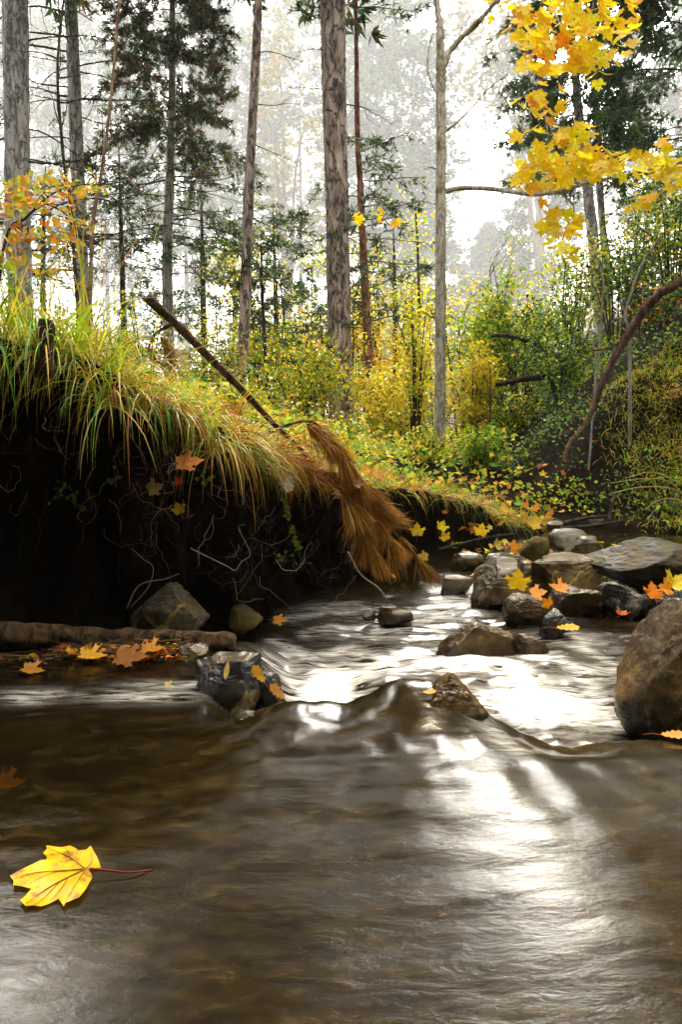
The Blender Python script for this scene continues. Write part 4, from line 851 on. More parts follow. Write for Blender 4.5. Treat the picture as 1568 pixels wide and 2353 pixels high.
bare(e, P, r, [(zpx(560, 8.5), 170, .5, .010, .7), (zpx(120, 8.5), 10, .7, .006, .1), (zpx(240, 8.5), 350, .6, .006, -.1), (zpx(500, 8.5), 20, .8, .007, -.2), (zpx(330, 8.5), 0, .7, .006, -.4)], 8.5)
mb = MB(); big_crown(mb, P, 6.5, 14, 90, 2.0, PINEG, az=(R(60), R(330))); mb.build("crown", M_NEEDLE, e)
e, P, r = tree("pine_tree", "thick central pine trunk with deeply cracked bark", [(792, 1010, 62), (786, 930, 58), (780, 760, 54), (775, 480, 52), (768, 200, 53), (765, 0, 54)], 9, 16, M_PINE, sides=24)
bare(e, P, r, [(zpx(270, 9), 265, .25, .018, .2)] + rnd_specs(3, 100, 500, 9, .4, .9, .006, .010), 9); mb = MB(); big_crown(mb, P, 6.7, 16, 120, 1.6, PINEG); big_crown(mb, P, 9.2, 12, 36, 2.4, PINEG); mb.build("crown", M_NEEDLE, e)
e, P, r = tree("pine_tree", "slim reddish pine trunk just right of the thick central pine", [(862, 1030, 28), (852, 900, 22), (838, 640, 18), (828, 420, 14), (822, 300, 12), (818, 0, 8)], 9.6, 6.5, M_REDBARK)
mb = MB(); boughs(mb, P, 5.4, 6.5, 14, lambda t: .8 - .5 * t, .11, .008, 8, PINEG); boughs(mb, P, zpx(760, 9.6), zpx(330, 9.6), 30, lambda t: 1.0 - .3 * t, .11, .008, 8, PINEG + [(.06, .10, .02)], .05, -.04, 7, dens=.6); mb.build("crown", M_NEEDLE, e)
bare(e, P, r, rnd_specs(7, 420, 760, 9.6, .4, .9, .006, .010), 9.6)

# the maple with yellow leaves, its limbs reaching to the right
e, P, r = tree("maple_tree", "pale straight maple trunk right of centre whose limbs carry big yellow leaves", [(1012, 1070, 26), (1012, 900, 25), (1013, 700, 24), (1014, 400, 22), (1014, 160, 22), (1012, 60, 16), (1004, 0, 14)], 6.2, 8.5, M_PALE, rough=.06)
def limb(pts, r0, r1):
    q = spline([at(u, v, y) for u, v, y in pts], 40); mb = MB(); mb.add(*tube(q, np.linspace(r0, r1, 40), 8, .12, 15.)); mb.build("branch", M_PALE, e); return q
limb([(1016, 160, 6.2), (1040, 110, 6.2), (1100, 50, 6.1), (1150, -5, 6.0), (1230, -80, 5.8)], .028, .014)
l2 = limb([(1020, 440, 6.2), (1060, 432, 6.2), (1130, 434, 6.0), (1220, 446, 5.6), (1290, 440, 5.3), (1350, 420, 5.1), (1440, 402, 4.9), (1580, 370, 4.8)], .022, .008)
limb([(1020, 305, 6.2), (1050, 282, 6.2), (1085, 248, 6.2), (1120, 208, 6.2), (1170, 170, 6.1)], .014, .005)
limb([(1006, 220, 6.2), (985, 170, 6.2), (985, 120, 6.2), (1000, 60, 6.2)], .010, .004)
limb([(1008, 390, 6.2), (990, 384, 6.2), (975, 388, 6.1)], .010, .004)
limb([(1170, 435, 5.9), (1200, 420, 5.8), (1235, 395, 5.6), (1260, 330, 5.5), (1250, 240, 5.5)], .008, .003)
limb([(1290, 440, 5.3), (1320, 480, 5.3), (1300, 530, 5.3), (1290, 570, 5.3)], .006, .002)
limb([(1230, -80, 5.8), (1260, -10, 5.4), (1290, 60, 5.2), (1330, 120, 5.1)], .014, .004)
mb = MB()
def spray(cu, cv, ru, rv, Y, n, s0=26, s1=41, pal=YEL, dY=.7):
    n = int(n * 1.05); u = cu + rng.uniform(-1.05, 1.05, n) * ru * 1.15; v = cv + rng.uniform(-1, 1, n) * rv * 1.15; y = Y + rng.normal(0, dY * .5, n)
    pos = np.array([at(a_, b_, c_) for a_, b_, c_ in zip(u, v, y)])
    leaves(mb, pos, np.array([px(k, Y) for k in rng.uniform(s0, s1, n)]) / 1.2, rdir(n) * .75 + np.array([0, -.75, .55]), rdir(n) * .7 + np.array([0, 0, -.8]), pick(pal, n, .10), MAPLE, .45)
MY = [(.95, .70, .004), (.95, .64, .003), (.95, .76, .01), (.95, .58, .003)]
MO = [(.85, .30, .01), (.80, .38, .01)]
for a_ in [(1250, 40, 60, 40, 5.2, 26), (1330, 60, 70, 45, 5.2, 40), (1400, 60, 60, 50, 5.2, 28), (1290, 120, 80, 40, 5.2, 34), (1380, 150, 50, 30, 5.2, 14), (1230, 120, 40, 50, 5.3, 14), (1240, 260, 40, 50, 5.4, 12), (1255, 230, 30, 30, 5.4, 6),
           (1300, 310, 45, 35, 5.3, 14), (1250, 350, 50, 45, 5.4, 16), (1330, 375, 80, 30, 5.1, 34), (1260, 395, 60, 30, 5.3, 20), (1400, 370, 70, 25, 5.0, 24), (1500, 390, 60, 35, 4.9, 30), (1560, 370, 40, 40, 4.8, 20),
           (1490, 470, 35, 20, 4.9, 8), (1280, 500, 30, 25, 5.3, 12), (1310, 520, 35, 25, 5.3, 10), (1300, 570, 25, 20, 5.3, 8), (1440, 30, 30, 30, 5.2, 10), (1215, 410, 30, 40, 5.6, 10), (1340, -60, 60, 50, 5.3, 40), (1450, -90, 120, 60, 5.2, 60)]:
    spray(*a_, pal=MY)
spray(1150, 50, 30, 50, 6.2, 9, 20, 30, MY); spray(1300, 300, 30, 14, 5.3, 3, pal=MO); spray(1450, 20, 30, 30, 5.2, 4, pal=MO); spray(1260, 440, 40, 60, 5.5, 8, pal=MO); spray(1300, 60, 120, 60, 5.3, 5, pal=MO); spray(1230, 180, 30, 80, 5.6, 8, pal=MO)
limb([(1004, 470, 6.2), (960, 462, 6.3), (900, 474, 6.45), (825, 470, 6.5)], .006, .002)
spray(830, 500, 9, 16, 6.5, 3, 18, 28, MY); spray(868, 492, 12, 20, 6.5, 4, 18, 28, MY); spray(910, 506, 10, 8, 6.5, 2, 18, 26, MY)
n = 700; th = rng.uniform(0, 2 * np.pi, n); rr_ = 2.2 * np.sqrt(rng.uniform(0, 1, n)); z = rng.uniform(5.2, 8.6, n)
pos = np.stack([P[0, 0] + .8 * rr_ * np.cos(th) - 1.4, P[0, 1] + rr_ * np.sin(th) - .6, z], 1); leaves(mb, pos[::2], rng.uniform(.10, .17, n)[::2], rdir(n)[::2] * .8 + np.array([0, 0, .7]), rdir(n)[::2], pick(MY, n)[::2], MAPLE, .4)
mb.build("crown", M_MAPLE, e)

# dark pines on the right, above the maple leaves
e, P, r = tree("pine_tree", "dark forked pine behind the yellow maple leaves at right", [(1375, 660, 26), (1352, 440, 24), (1330, 250, 20), (1318, 100, 15), (1310, 0, 13)], 11.5, 15, M_GREYBARK)
mb = MB(); boughs(mb, P, zpx(400, 11.5), zpx(-40, 11.5), 60, lambda t: 1.2 - .2 * t, .12, .007, 16, PINEG, .0, -.03, 9); boughs(mb, P, zpx(-40, 11.5), 8.4, 30, lambda t: 1.8, .14, .013, 10, PINEG, 0, -.03, 9, az=(R(-100), R(70))); big_crown(mb, P, 7.0, 15, 90, 3.0, PINEG, az=(R(-85), R(35))); big_crown(mb, P, 10.6, 16, 70, 3.0, PINEG); mb.build("crown", M_NEEDLE, e)
e, P, r = tree("pine_tree", "slender grey trunk close beside the forked pine at right", [(1395, 640, 16), (1380, 440, 16), (1372, 250, 14), (1368, 80, 11)], 12, 9, M_GREYBARK)
mb = MB(); boughs(mb, P, zpx(360, 12), 9, 60, lambda t: 1.0 - .3 * t, .13, .010, 9, PINEG, .0, -.03, 8); mb.build("crown", M_NEEDLE, e)
e, P, r = tree("pine_tree", "dark pine at the upper right edge with drooping boughs", [(1640, 640, 30), (1610, 300, 26), (1590, 0, 20)], 12.5, 12, M_GREYBARK)
mb = MB(); boughs(mb, P, zpx(520, 12.5), zpx(-50, 12.5), 50, lambda t: 1.6, .13, .010, 9, PINEG, .0, -.04, 9, dens=.8); big_crown(mb, P, 6.9, 14, 80, 3.0, PINEG); mb.build("crown", M_NEEDLE, e)
bare(e, P, r, [(zpx(320, 12.5), 185, 1.6, .018, .15), (zpx(160, 12.5), 175, 1.8, .016, .0), (zpx(60, 12.5), 170, 1.4, .014, .3)], 12.5)

# saplings and thin stems
def sapling(label, pts, Y, r0, r1, mat=M_TWIG, name="sapling", subs=6, Ls=.5):
    P = [at(u, v, Y) for u, v in pts]; P[0][2] = min(P[0][2], G(P[0][0], P[0][1])[0] - .05); e = thing(name, label, "tree", P[0]); q = spline(P, 70)
    mb = MB(); mb.add(*tube(q, np.linspace(r0, r1, 70), 8, .12, 15.)); mb.build("trunk", mat, e)
    for k in range(subs):
        i = rng.integers(15, 66); w_ = wander(q[i], unit(q[i] - q[i - 2]) * .6 + rng.normal(0, .6, 3), Ls * rng.uniform(.5, 1.2), 8, .15, .0); mb = MB(); mb.add(*tube(w_, np.linspace(r1 * .9, r1 * .25, 9), 5)); mb.build("branch", mat, e)
    return e, q
sapling("thin dark stem rising between the two leftmost pine trunks", [(185, 700), (165, 520), (143, 340), (132, 150), (150, -40)], 7.5, .022, .010, subs=12)
M_TAN = bark_mat("tan_bark", (.10, .055, .03), (.46, .30, .20), 2.)
sapling("thin pale tan sapling stem leaning right between the left pines and the bushy pine", [(200, 720), (210, 560), (232, 400), (252, 250), (275, 0), (290, -80)], 6., .018, .008, M_TAN, subs=4)
for lb, pts, Y, c_ in [("slim dark sapling with sparse needles between the leaning trunk and the central pine", [(625, 960), (612, 840), (604, 700), (600, 560)], 9, .03),
                       ("thin grey sapling in the gap left of the central pine", [(668, 940), (660, 820), (652, 720), (640, 600)], 11, .025),
                       ("slim young tree with yellowing crown between the reddish pine and the maple", [(968, 960), (966, 820), (964, 700), (960, 560), (955, 470)], 10, .03),
                       ("slim dark stem standing in the bushes right of the leaning trunk", [(705, 960), (704, 870), (706, 780)], 10, .03),
                       ("crooked thin tree leaning left among the orange leaves by the maple", [(975, 960), (950, 860), (930, 780), (905, 720)], 9, .02),
                       ("slim stem at the right side of the maple trunk", [(1082, 1040), (1076, 960), (1066, 880), (1052, 800)], 7.2, .018),
                       ("thin upright stem among the shrubs between maple and dark hollow", [(1132, 1060), (1128, 960), (1128, 850)], 6.6, .010)]:
    e, q = sapling(lb, pts, Y, c_, c_ * .35, subs=5, Ls=.6)
    if 'needles' in lb or 'grey' in lb:
        mb = MB(); boughs(mb, q[np.argsort(q[:, 2])], q[15, 2], q[-1, 2], 26, lambda t: .9 - .5 * t, .10, .008, 8, PINEG + [(.08, .11, .02)], .05, -.03, 6, dens=.7, r0=.006); mb.build("crown", M_NEEDLE, e)
    if 'yellowing' in lb:
        mb = MB(); n = 420; i = rng.integers(20, 70, n); quads(mb, q[i] + rng.normal(0, .16, (n, 3)), rng.uniform(.03, .06, n), rdir(n), rdir(n), pick(LIME + YEL, n), .8); mb.build("crown", M_LEAF, e)

# small pines whose sparse boughs fill the middle distance
for lb, pts, Y, nb, Lb, dn in [("sparse young pine behind the thin tan sapling", [(285, 800, 14), (280, 600, 12), (272, 330, 2)], 13, 44, 1.5, .6),
                           ("sparse young pine filling the gap right of the bushy pine's stem", [(470, 860, 16), (466, 640, 13), (462, 420, 2)], 14, 44, 1.5, .6),
                           ("young green pine behind the leaning slim trunk", [(640, 900, 14), (634, 700, 12), (628, 480, 2)], 12, 36, 1.2, .6),
                           ("young green pine standing between the reddish pine and the maple trunk", [(912, 900, 14), (908, 700, 12), (905, 520, 2)], 12, 34, 1.25, .7),
                           ("sparse young pine at the far left behind the grass mound", [(100, 800, 14), (98, 600, 12), (104, 380, 2)], 14, 34, 1.5, .5)]:
    e, P, r = tree("young_pine", lb, pts, Y, zpx(pts[-1][1], Y), M_TWIG, sides=8); mb = MB()
    boughs(mb, P, P[0, 2] + .4, P[-1, 2], nb, lambda t: Lb * (1.1 - .7 * t), .12, .009, 8, PINEG, .0, -.03, 8, dens=dn, r0=.008); mb.build("crown", M_NEEDLE, e)

# orange oak sapling over the left mound
e, q = sapling("small oak sapling with orange and lime leaves over the grass mound at far left", [(-40, 640), (10, 560), (60, 500), (130, 440), (215, 420)], 3.0, .007, .002, name="oak_sapling", subs=8, Ls=.35)
mb = MB()
def spray2(cu, cv, ru, rv, Y, n, s0, s1, pal, shape):
    u = cu + rng.normal(0, ru * .5, n); v = cv + rng.normal(0, rv * .5, n); pos = np.array([at(a_, b_, Y + rng.normal(0, .15)) for a_, b_ in zip(u, v)])
    leaves(mb, pos, np.array([px(k, Y) for k in rng.uniform(s0, s1, n)]), rdir(n) * .8 + np.array([0, -.6, .6]), rdir(n), pick(pal, n, .15), shape, .4)
OK1 = [(.60, .50, .02), (.42, .48, .03), (.75, .42, .02)]; OK2 = [(.72, .26, .015), (.62, .18, .01), (.78, .38, .02)]
for a_ in [(40, 430, 60, 26, 70), (110, 420, 60, 26, 60), (190, 430, 45, 30, 45), (30, 470, 50, 30, 40)]: spray2(*a_[:4], 3.0, a_[4], 12, 23, OK1 + OK1 + OK2[2:], OAK)
for a_ in [(60, 470, 70, 30, 60), (150, 460, 40, 30, 22), (40, 540, 60, 24, 60), (130, 560, 70, 30, 60), (30, 590, 50, 30, 40), (190, 520, 40, 30, 14), (100, 610, 80, 20, 26), (140, 500, 60, 24, 30)]: spray2(*a_[:4], 3.0, a_[4], 12, 22, OK2 + OK1, OAK)
mb.build("crown", M_LEAF, e)

# shrubs
SG = [(.12, .30, .010), (.20, .38, .012), (.36, .46, .012)]; SY = [(.80, .62, .012), (.62, .60, .012), (.88, .60, .015)]; SO = [(.88, .42, .01), (.86, .32, .008), (.88, .52, .015)]; SD = [(.02, .05, .01), (.035, .07, .012), (.06, .09, .015)]
def shrub(label, u, v, Y, wpx, hpx, n, leaf, pal, stems=12, name="shrub", clump=.20):
    base = at(u, v, Y); base[2] = G(base[0], base[1])[0] - .03; W = px(wpx, Y) / 2; Hh = max(px(hpx, Y), at(u, v - hpx, Y)[2] - base[2])
    e = thing(name, label, "shrub", base); TP = []; mb = MB()
    for k in range(stems):
        a = rng.uniform(0, 2 * np.pi); rr = math.sqrt(rng.uniform(0, 1)) * .9; tip = base + np.array([math.cos(a) * W * rr, math.sin(a) * W * rr * .8, Hh * rng.uniform(.3, 1.12) * (1 - .2 * rr)])
        q = spline([base + np.array([math.cos(a), math.sin(a), 0]) * W * .12, base * .45 + tip * .55 + np.array([0, 0, Hh * .12]), tip], 14); mb.add(*tube(q, np.linspace(.006 + Hh * .004, .002, 14), 5)); TP.append(q[3:])
        for b_ in range(5):
            i = rng.integers(4, 13); w_ = wander(q[i], unit(q[i] - q[i - 1]) * .5 + rdir(1)[0], W * rng.uniform(.2, .55), 5, .2, .02); mb.add(*tube(w_, np.linspace(.004, .0015, 6), 4)); TP.append(w_[1:])
    mb.build("stem", M_TWIG, e); TP = np.concatenate(TP); i = rng.integers(0, len(TP), n)
    pos = TP[i] + rng.normal(0, W * clump, (n, 3)) * np.array([1, 1, .7]); pos[:, 2] = np.maximum(pos[:, 2], base[2] + .02)
    mb = MB(); s = rng.uniform(.4, 1.35, n) * leaf * .85; leaves(mb, pos, s, rdir(n) * .8 + np.array([0, -.25, .8]), rdir(n), pick(pal, n, .22), OVAL, .35) if leaf > .06 else quads(mb, pos, s, rdir(n) * .8 + np.array([0, -.25, .8]), rdir(n), pick(pal, n, .22), .75)
    mb.build("foliage", M_LEAF, e); return e
for a_ in [("green leafy shrub left of the central pine's foot", 680, 985, 8.2, 240, 130, 1300, .05, SG + SY), ("yellow green shrub behind the fallen branch, right of the leaning trunk", 625, 1000, 9.2, 150, 150, 1100, .05, SG + SY),
           ("yellow shrub with some orange leaves behind the reddish pine trunk", 905, 1000, 9.2, 150, 150, 1300, .05, SY + SO + SG[2:]), ("yellow shrub glowing between reddish pine and maple", 925, 1020, 8.2, 200, 130, 1300, .05, SY + SG[2:]),
           ("yellow orange sapling bush behind the central pine's right side", 835, 960, 11, 130, 190, 900, .05, SO + SY), ("orange yellow bush left of the central pine, behind the green shrub", 730, 960, 11, 120, 170, 900, .05, SY + SO),
           ("bright lime yellow bush right of the maple trunk", 1085, 1040, 7.0, 110, 170, 1300, .045, SY + [(.5, .5, .03)]), ("tall yellow green bush behind the lime yellow bush", 1065, 1010, 8.6, 150, 250, 1500, .05, SG + SY),
           ("bushy yellow sapling on the slope left of the level dead branch", 1130, 930, 8.5, 170, 230, 1300, .05, SG + SG + SY[1:2]), ("yellow shrub lit on the slope above the dark hollow", 1200, 900, 8.2, 150, 180, 1500, .045, SY[1:2] + SG + SD[1:]),
           ("dull olive shrub on the slope under the maple leaves", 1250, 830, 9.2, 190, 230, 1500, .05, SG + SD + SY[1:2]), ("green sapling bush below the hanging maple leaves", 1290, 780, 9.0, 170, 200, 1400, .055, SG[:2] + SY[1:2]),
           ("dark green shrub on the right slope behind the reddish limb's top", 1420, 760, 8.5, 230, 260, 1800, .05, SG + SD + SD), ("dark leafy shrub at the right edge under the drooping pine", 1550, 640, 8.5, 230, 260, 1900, .05, SD + SG + SY[:1]),
           ("olive shrub on the upper slope between the forked pine and the right edge", 1480, 640, 10.5, 230, 220, 1600, .06, SD + SG[1:] + SO[:1]), ("low bramble in front of the maple's foot", 985, 1085, 5.8, 170, 70, 900, .035, SG + SY),
           ("low green shrub at the foot of the slope, left of the dark hollow", 1100, 1110, 5.6, 160, 110, 1300, .04, SG + SG + SY[:1]), ("small leafy shrub at the foot of the leaning trunk", 560, 985, 7.0, 110, 55, 500, .04, SG + SY),
           ("tuft of bright leaves at the central pine's foot", 800, 1030, 6.6, 110, 70, 700, .035, SG[1:] + SY[:1]), ("yellow leafed shrub far back between maple and slope", 1170, 840, 13, 200, 190, 1000, .08, SY + SG[2:]),
           ("pale green bush far back behind the lime yellow bush", 1100, 850, 16, 160, 170, 900, .09, SG + SD[2:]), ("thin leaved yellow green sapling near the left side of the maple", 955, 1000, 7.6, 90, 230, 700, .045, SY + SG[1:]),
           ("dark undergrowth bush on the right slope right of the reddish limb", 1500, 900, 6.2, 200, 150, 1200, .04, SD + SD + SG[:1] + SO[1:2]), ("rusty yellow bush at the right edge above the grass clump", 1580, 1010, 5.0, 130, 90, 900, .03, STRAW + SD + SY[1:2]),
           ("dark leafy bush on the right slope left of the reddish limb", 1290, 960, 6.6, 210, 160, 1500, .04, SD + SG), ("leafy green bush above the fallen branch at the far left back", 480, 930, 8.0, 170, 120, 900, .04, SG + SY[1:2] + STRAW[:1]),
           ("tall golden bush on the upper slope under the forked pine", 1330, 700, 9.5, 200, 200, 1900, .05, SY + SG[1:]), ("leafy green bush high on the slope beside the thin white birch stem", 1460, 600, 9.5, 220, 200, 1900, .05, SG + SD[1:] + SY[:1]),
           ("yellow green bush at the right edge high above the reddish limb", 1550, 560, 9.8, 200, 210, 1700, .05, SG + SY), ("golden bush low on the slope behind the thin upright stem", 1165, 1000, 6.8, 150, 120, 1300, .042, SY[:2] + SG + SD),
           ("lime sapling bush midway between central pine and maple", 880, 900, 12, 190, 260, 1500, .06, SG[1:] + SY), ("golden sapling bush behind the leaning trunk", 590, 900, 12, 170, 250, 1300, .06, SY + SG[1:]),
           ("green gold bush between the leaning trunk and central pine", 700, 890, 13, 170, 260, 1300, .06, SG + SY[:2]),
           ("lime bush behind the grass mound at left", 330, 800, 7.0, 170, 110, 900, .04, SG + SY)]:
    a_ = list(a_)
    if a_[2] >= 900 and a_[3] >= 6.9: a_[4] *= 1.2; a_[5] *= 1.45; a_[6] = int(a_[6] * 2.5)
    shrub(*a_)
# ivy tower: dead stem wrapped in ivy
e, q = sapling("dark ivy-clad broken stem standing above the shrubs in the valley", [(1155, 860), (1152, 780), (1142, 720)], 11, .05, .03, subs=2, Ls=.3)
mb = MB(); n = 500; i = rng.integers(0, 70, n); quads(mb, q[i] + rng.normal(0, .10, (n, 3)), rng.uniform(.05, .09, n), rdir(n), rdir(n), pick(SD + SG[:1], n), .8); mb.build("foliage", M_LEAF, e)

# thin young trees that fill the wood in the middle distance
for k in range(30):
    u = rng.uniform(440, 1200); Y = rng.uniform(8.5, 15); vt = rng.uniform(520, 800) + (60 if 980 < u < 1200 else 0); b_ = at(u, 950, Y); b_[2] = G(b_[0], b_[1])[0] - .05; tp = at(u + rng.normal(0, 22), vt, Y + rng.normal(0, .3))
    e = thing("woodland_sapling", "thin woodland sapling with sparse yellow green leaves in the middle distance", "tree", b_, "young saplings between the big trunks"); md = (b_ + tp) / 2 + np.array([rng.normal(0, .12), 0, 0]); q = spline([b_, md, tp], 50)
    mb = MB(); mb.add(*tube(q, np.linspace(rng.uniform(.012, .022), .004, 50), 6, .1, 12.)); mb.build("trunk", M_TWIG, e); mb = MB(); TP = []
    for j in range(14):
        i = rng.integers(14, 49); w_ = wander(q[i], unit(q[i] - q[i - 1]) * .7 + rdir(1)[0] * np.array([1, 1, .5]), rng.uniform(.25, .7), 7, .16, .01); mb.add(*tube(w_, np.linspace(.006, .002, 8), 4), C=WOOD); TP.append(w_[2:])
    TP = np.concatenate(TP); n = int(rng.uniform(140, 420)); pos = TP[rng.integers(0, len(TP), n)] + rng.normal(0, .07, (n, 3)); pal = [SY, SG, SY + SO[:1], SG + SY, SG[2:] + SY][k % 5]
    quads(mb, pos, rng.uniform(.025, .06, n), rdir(n) + np.array([0, -.2, .5]), rdir(n), pick(pal, n, .2), .75); mb.build("crown", M_LEAF, e)
# ground cover on the slope and the valley floor
mb = MB(); n = 150000; x = rng.uniform(.9, 6.5, n); y = rng.uniform(4.35, 12, n); hd = sdist(x, y, TOE)[0]
dens = perlin(np.stack([x * 1.7, y * 1.7, 0 * x], -1)); kp = (hd > -.05) & (dens > -.12 + rng.normal(0, .14, n) + .30 * np.exp(-((x - 2.4) / 1.1) ** 2 - ((y - 6.2) / 1.6) ** 2)); x, y = x[kp], y[kp]; n = len(x)
q = np.stack([x, y, G(x, y) + np.abs(rng.normal(0, .07, n)) + .01], 1)
warm = perlin(np.stack([x * .9 + 9, y * .9, 0 * x + 3], -1)); pal = np.where((warm - .35 * np.exp(-((x - 2.4) / 1.1) ** 2 - ((y - 6.2) / 1.6) ** 2) > .0)[:, None], pick(SY + SG[2:] + SG + STRAW[:1], n, .3), pick(SG + SD + SG[:2] + SD, n, .3))
sz_ = rng.uniform(.010, .034, n) * (1 + .05 * (y - 4)); nn = rdir(n) * .7 + np.array([0, -.6, .8]); uu_ = rdir(n); nr1 = y < 7
leaves(mb, q[nr1], sz_[nr1] * .9, nn[nr1], uu_[nr1], pal[nr1], OVAL * np.array([1.25, 1]), .5); quads(mb, q[~nr1], sz_[~nr1], nn[~nr1], uu_[~nr1], pal[~nr1], .8); tag(mb.build("ground_cover", M_LEAF), kind='stuff')
mb = MB(); n = 16000; x = rng.uniform(-4, 2, n); y = rng.uniform(3.6, 12, n); d_ = sdist(x, y, LIP)[0]; kp = (d_ > .25) & (sdist(x, y, TOE)[0] < .1); x, y = x[kp], y[kp]; n = len(x)
q = np.stack([x, y, G(x, y) + np.abs(rng.normal(0, .09, n)) + .01], 1); quads(mb, q, rng.uniform(.03, .06, n), rdir(n) * .7 + np.array([0, -.4, .9]), rdir(n), pick(SG + SY + LIME + SO[:1], n, .25), .7)
tag(mb.build("ground_cover", M_LEAF), kind='stuff')

# ------------------------------------------------------------------ far trees in the haze
FARG = [(.03, .05, .02), (.045, .06, .02), (.03, .04, .025)]
def far_conifer(label, u, vb, vt, Y, wpx, nb, dens=1., shape='spruce'):
    x0 = at(u, vb, Y); top = at(u, vt, Y)[2]; g0 = G(x0[0], x0[1])[0]; P = np.array([[x0[0], Y, g0 - .3], [x0[0] + .3, Y, (g0 + top) / 2], [x0[0], Y, top]]); P = spline(P, 30); e = thing("far_conifer", label, "tree", P[0])
    mb = MB(); mb.add(*tube(P, np.linspace(.0042 * Y, .02, 30), 8)); mb.build("trunk", M_TWIG, e); W = px(wpx, Y) / 2; mb = MB()
    Lf = (lambda t: W * 1.5 * (1.02 - t) ** .9 + .05) if shape == 'spruce' else (lambda t: W * (.55 + .6 * math.sin(math.pi * min(1, t * 1.05))) * 1.05)
    z0 = g0 + (top - g0) * (.12 if shape == 'spruce' else .35)
    boughs(mb, P, z0, top - .1, nb, Lf, .010 * Y, .0011 * Y, 9, FARG, -.1 if shape == 'spruce' else .15, -.03, 9, dens=dens, r0=.03); mb.build("crown", M_NEEDLE, e)
far_conifer("grey hazy spruce silhouette with a pointed top in the bright gap", 1118, 760, 516, 172, 230, 170)
far_conifer("lower grey hazy spruce right of the pointed one", 1186, 760, 612, 165, 230, 130)
far_conifer("grey hazy spruce rising left of the maple trunk", 960, 800, 330, 161, 300, 180)
far_conifer("broad hazy pine between central pine and maple, its crown leaving the picture", 900, 860, -120, 142, 260, 150, 1., 'pine')
far_conifer("tall hazy pine behind the right side of the central trunk", 845, 860, -200, 151, 180, 110, .9, 'pine')
far_conifer("hazy pine standing behind the maple's right limbs at upper right", 1225, 760, 150, 138, 150, 110, 1., 'pine')
far_conifer("hazy pine at the right edge beyond the dark slope", 1500, 700, -60, 133, 230, 130, .85, 'pine')
far_conifer("hazy pine left of the central trunk behind bare stems", 690, 860, -60, 161, 230, 120, .85, 'pine')
far_conifer("hazy pine behind the leaning slim trunk", 540, 860, 20, 151, 230, 120, .85, 'pine')
far_conifer("hazy pine behind the bushy pine's stem", 430, 860, -40, 165, 240, 130, .85, 'pine')
far_conifer("hazy pine between the two left pine trunks and the tan sapling", 250, 860, 0, 156, 230, 130, .85, 'pine')
far_conifer("hazy pine at far left behind the thick grey trunk", 70, 860, -60, 161, 240, 130, .85, 'pine')
# broad hazy crown reaching in from the top right of the gap: a far broadleaf
def far_broadleaf(label, u, vb, Y, blobs, n, sz):
    b = at(u, vb, Y); g0 = G(b[0], b[1])[0]; e = thing("far_tree", label, "tree", (b[0], Y, g0)); mb = MB(); mt = MB(); last = None
    for cu, cv, ru, rv in blobs:
        c = at(cu, cv, Y); k = max(20, int(n * ru * rv / 3000)); pos = c + rng.normal(0, .5, (k, 3)) * np.array([px(ru, Y), px(ru, Y) * .7, px(rv, Y)]); cl = rng.integers(0, max(2, k // 14), k); off = rng.normal(0, .42, (max(2, k // 14), 3)) * np.array([px(ru, Y), px(ru, Y) * .7, px(rv, Y)])
        pos = c + off[cl] + rng.normal(0, sz * 1.1, (k, 3)); quads(mb, pos, rng.uniform(.6, 1.3, k) * sz, rdir(k), rdir(k), pick([(.10, .09, .03), (.07, .08, .03), (.16, .11, .03)], k), .8)
        mt.add(*tube(spline([np.array([b[0], Y, g0 + (c[2] - g0) * .35]), (np.array([b[0], Y, g0 + (c[2] - g0) * .7]) + c) / 2, c], 14), np.linspace(.0030 * Y, .0006 * Y, 14), 5))
    mt.add(*tube(np.array([[b[0], Y, g0 - .2], [b[0], Y, g0 + 4], [b[0] + .2, Y, g0 + 9]]), [.006 * Y, .005 * Y, .003 * Y], 8)); mt.build("trunk", M_TWIG, e); mb.build("crown", M_LEAF, e)
far_broadleaf("hazy broad crown overhanging the bright gap at the top, right of the maple trunk", 1250, 760, 125, [(1110, 180, 70, 50), (1170, 120, 80, 60), (1080, 60, 60, 50), (1150, 230, 50, 40), (1210, 60, 60, 60), (1190, 30, 60, 60), (1200, 300, 30, 30)], 420, .9)
far_broadleaf("hazy bare-limbed tree in the gap between leaning trunk and central pine", 660, 860, 108, [(640, 120, 60, 120), (700, 300, 60, 90), (640, 420, 60, 80), (690, 520, 70, 70), (610, 250, 40, 90)], 150, .66)
# the wood far behind, one mass
mb = MB()
for k in range(56):
    xx = rng.uniform(-170, 170); yy = rng.uniform(200, 280); uu = 784 + FPX * xx / yy
    if 985 < uu < 1260: hh = rng.uniform(13, 20)
    else: hh = rng.uniform(32, 58)
    g0 = G(xx, yy)[0]; mb.add(*tube(np.array([[xx, yy, g0 - .5], [xx + rng.normal(0, .4), yy, g0 + hh * .5], [xx, yy, g0 + hh * .96]]), [.7, .5, .2], 6), C=WOOD)
    nc = 26; cc = np.stack([rng.normal(0, 5., nc), rng.normal(0, 4., nc), rng.uniform(.12, 1., nc) * hh], 1); cc[:, :2] *= (1.15 - cc[:, 2:] / hh * .6)
    m_ = 34; pos = (np.array([xx, yy, g0]) + np.repeat(cc, m_, 0) + rng.normal(0, 1.4, (nc * m_, 3)) * np.array([1.2, 1.2, .7])); quads(mb, pos, rng.uniform(.7, 1.5, len(pos)), rdir(len(pos)), rdir(len(pos)), pick(FARG, len(pos)), .8)
tag(mb.build("forest", M_NEEDLE), kind='stuff')
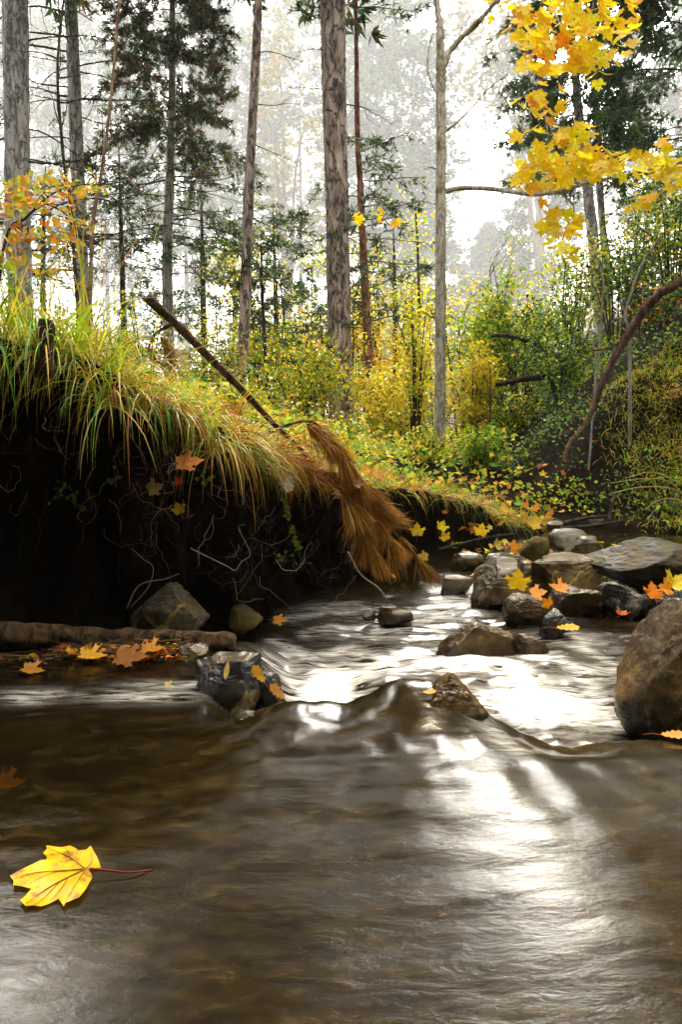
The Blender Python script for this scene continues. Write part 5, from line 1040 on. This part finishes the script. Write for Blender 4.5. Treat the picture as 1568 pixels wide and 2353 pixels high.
# the wood at our back and overhead on both sides, which shades the stream
mb = MB()
def mass(cx, cy, cz, sx, sy, sz_, n, s):
    pos = np.array([cx, cy, cz]) + rng.uniform(-1, 1, (n, 3)) * np.array([sx, sy, sz_]); quads(mb, pos, rng.uniform(.6, 1.4, n) * s, rdir(n), rdir(n), pick(FARG + SD, n), .8)
for k in range(16):
    a = R(180 + k * 180 / 15); rr_ = rng.uniform(4.5, 7.5); cx, cy = rr_ * math.cos(a) * 1.1, rr_ * math.sin(a) - .3; g0 = G(cx, cy)[0]
    mb.add(*tube(np.array([[cx, cy, g0 - .3], [cx, cy, g0 + 5], [cx, cy, g0 + 11]]), [.16, .12, .05], 7), C=WOOD); mass(cx, cy, g0 + 5.2, 2.2, 1.8, 5.2, 1700, .44)
for cx, cy in [(-6, 2), (-6.5, 5), (6.5, 1.5), (7, 4.5), (-5, -2), (5, -2.5), (-8, 8), (-9.5, 11.5), (8.2, 7.5), (-7, 3.5), (9.5, 10)]:
    g0 = G(cx, cy)[0]; mb.add(*tube(np.array([[cx, cy, g0 - .3], [cx, cy, g0 + 5], [cx, cy, g0 + 10]]), [.16, .12, .05], 7), C=WOOD); mass(cx, cy, g0 + 5.5, 1.8, 1.8, 5.0, 1500, .42)
tag(mb.build("forest", M_NEEDLE), kind='stuff')

# ------------------------------------------------------------------ haze in the air
hz = bpy.data.meshes.new("haze"); x0, x1, y0, y1, z0, z1 = -320, 320, -80, 350, -2.2, 90
vs = [(x, y, z) for x in (x0, x1) for y in (y0, y1) for z in (z0, z1)]
hz.from_pydata(vs, [], [(0, 1, 3, 2), (4, 6, 7, 5), (0, 4, 5, 1), (2, 3, 7, 6), (0, 2, 6, 4), (1, 5, 7, 3)])
m, t, out = nodemat("haze_air"); pv = t.nodes.new("ShaderNodeVolumePrincipled"); pv.inputs['Density'].default_value = HAZE; pv.inputs['Color'].default_value = (.90, .94, 1.0, 1)
t.links.new(pv.outputs[0], out.inputs['Volume']); hz.materials.append(m)
ho = bpy.data.objects.new("haze", hz); COL.objects.link(ho); tag(ho, kind='stuff')
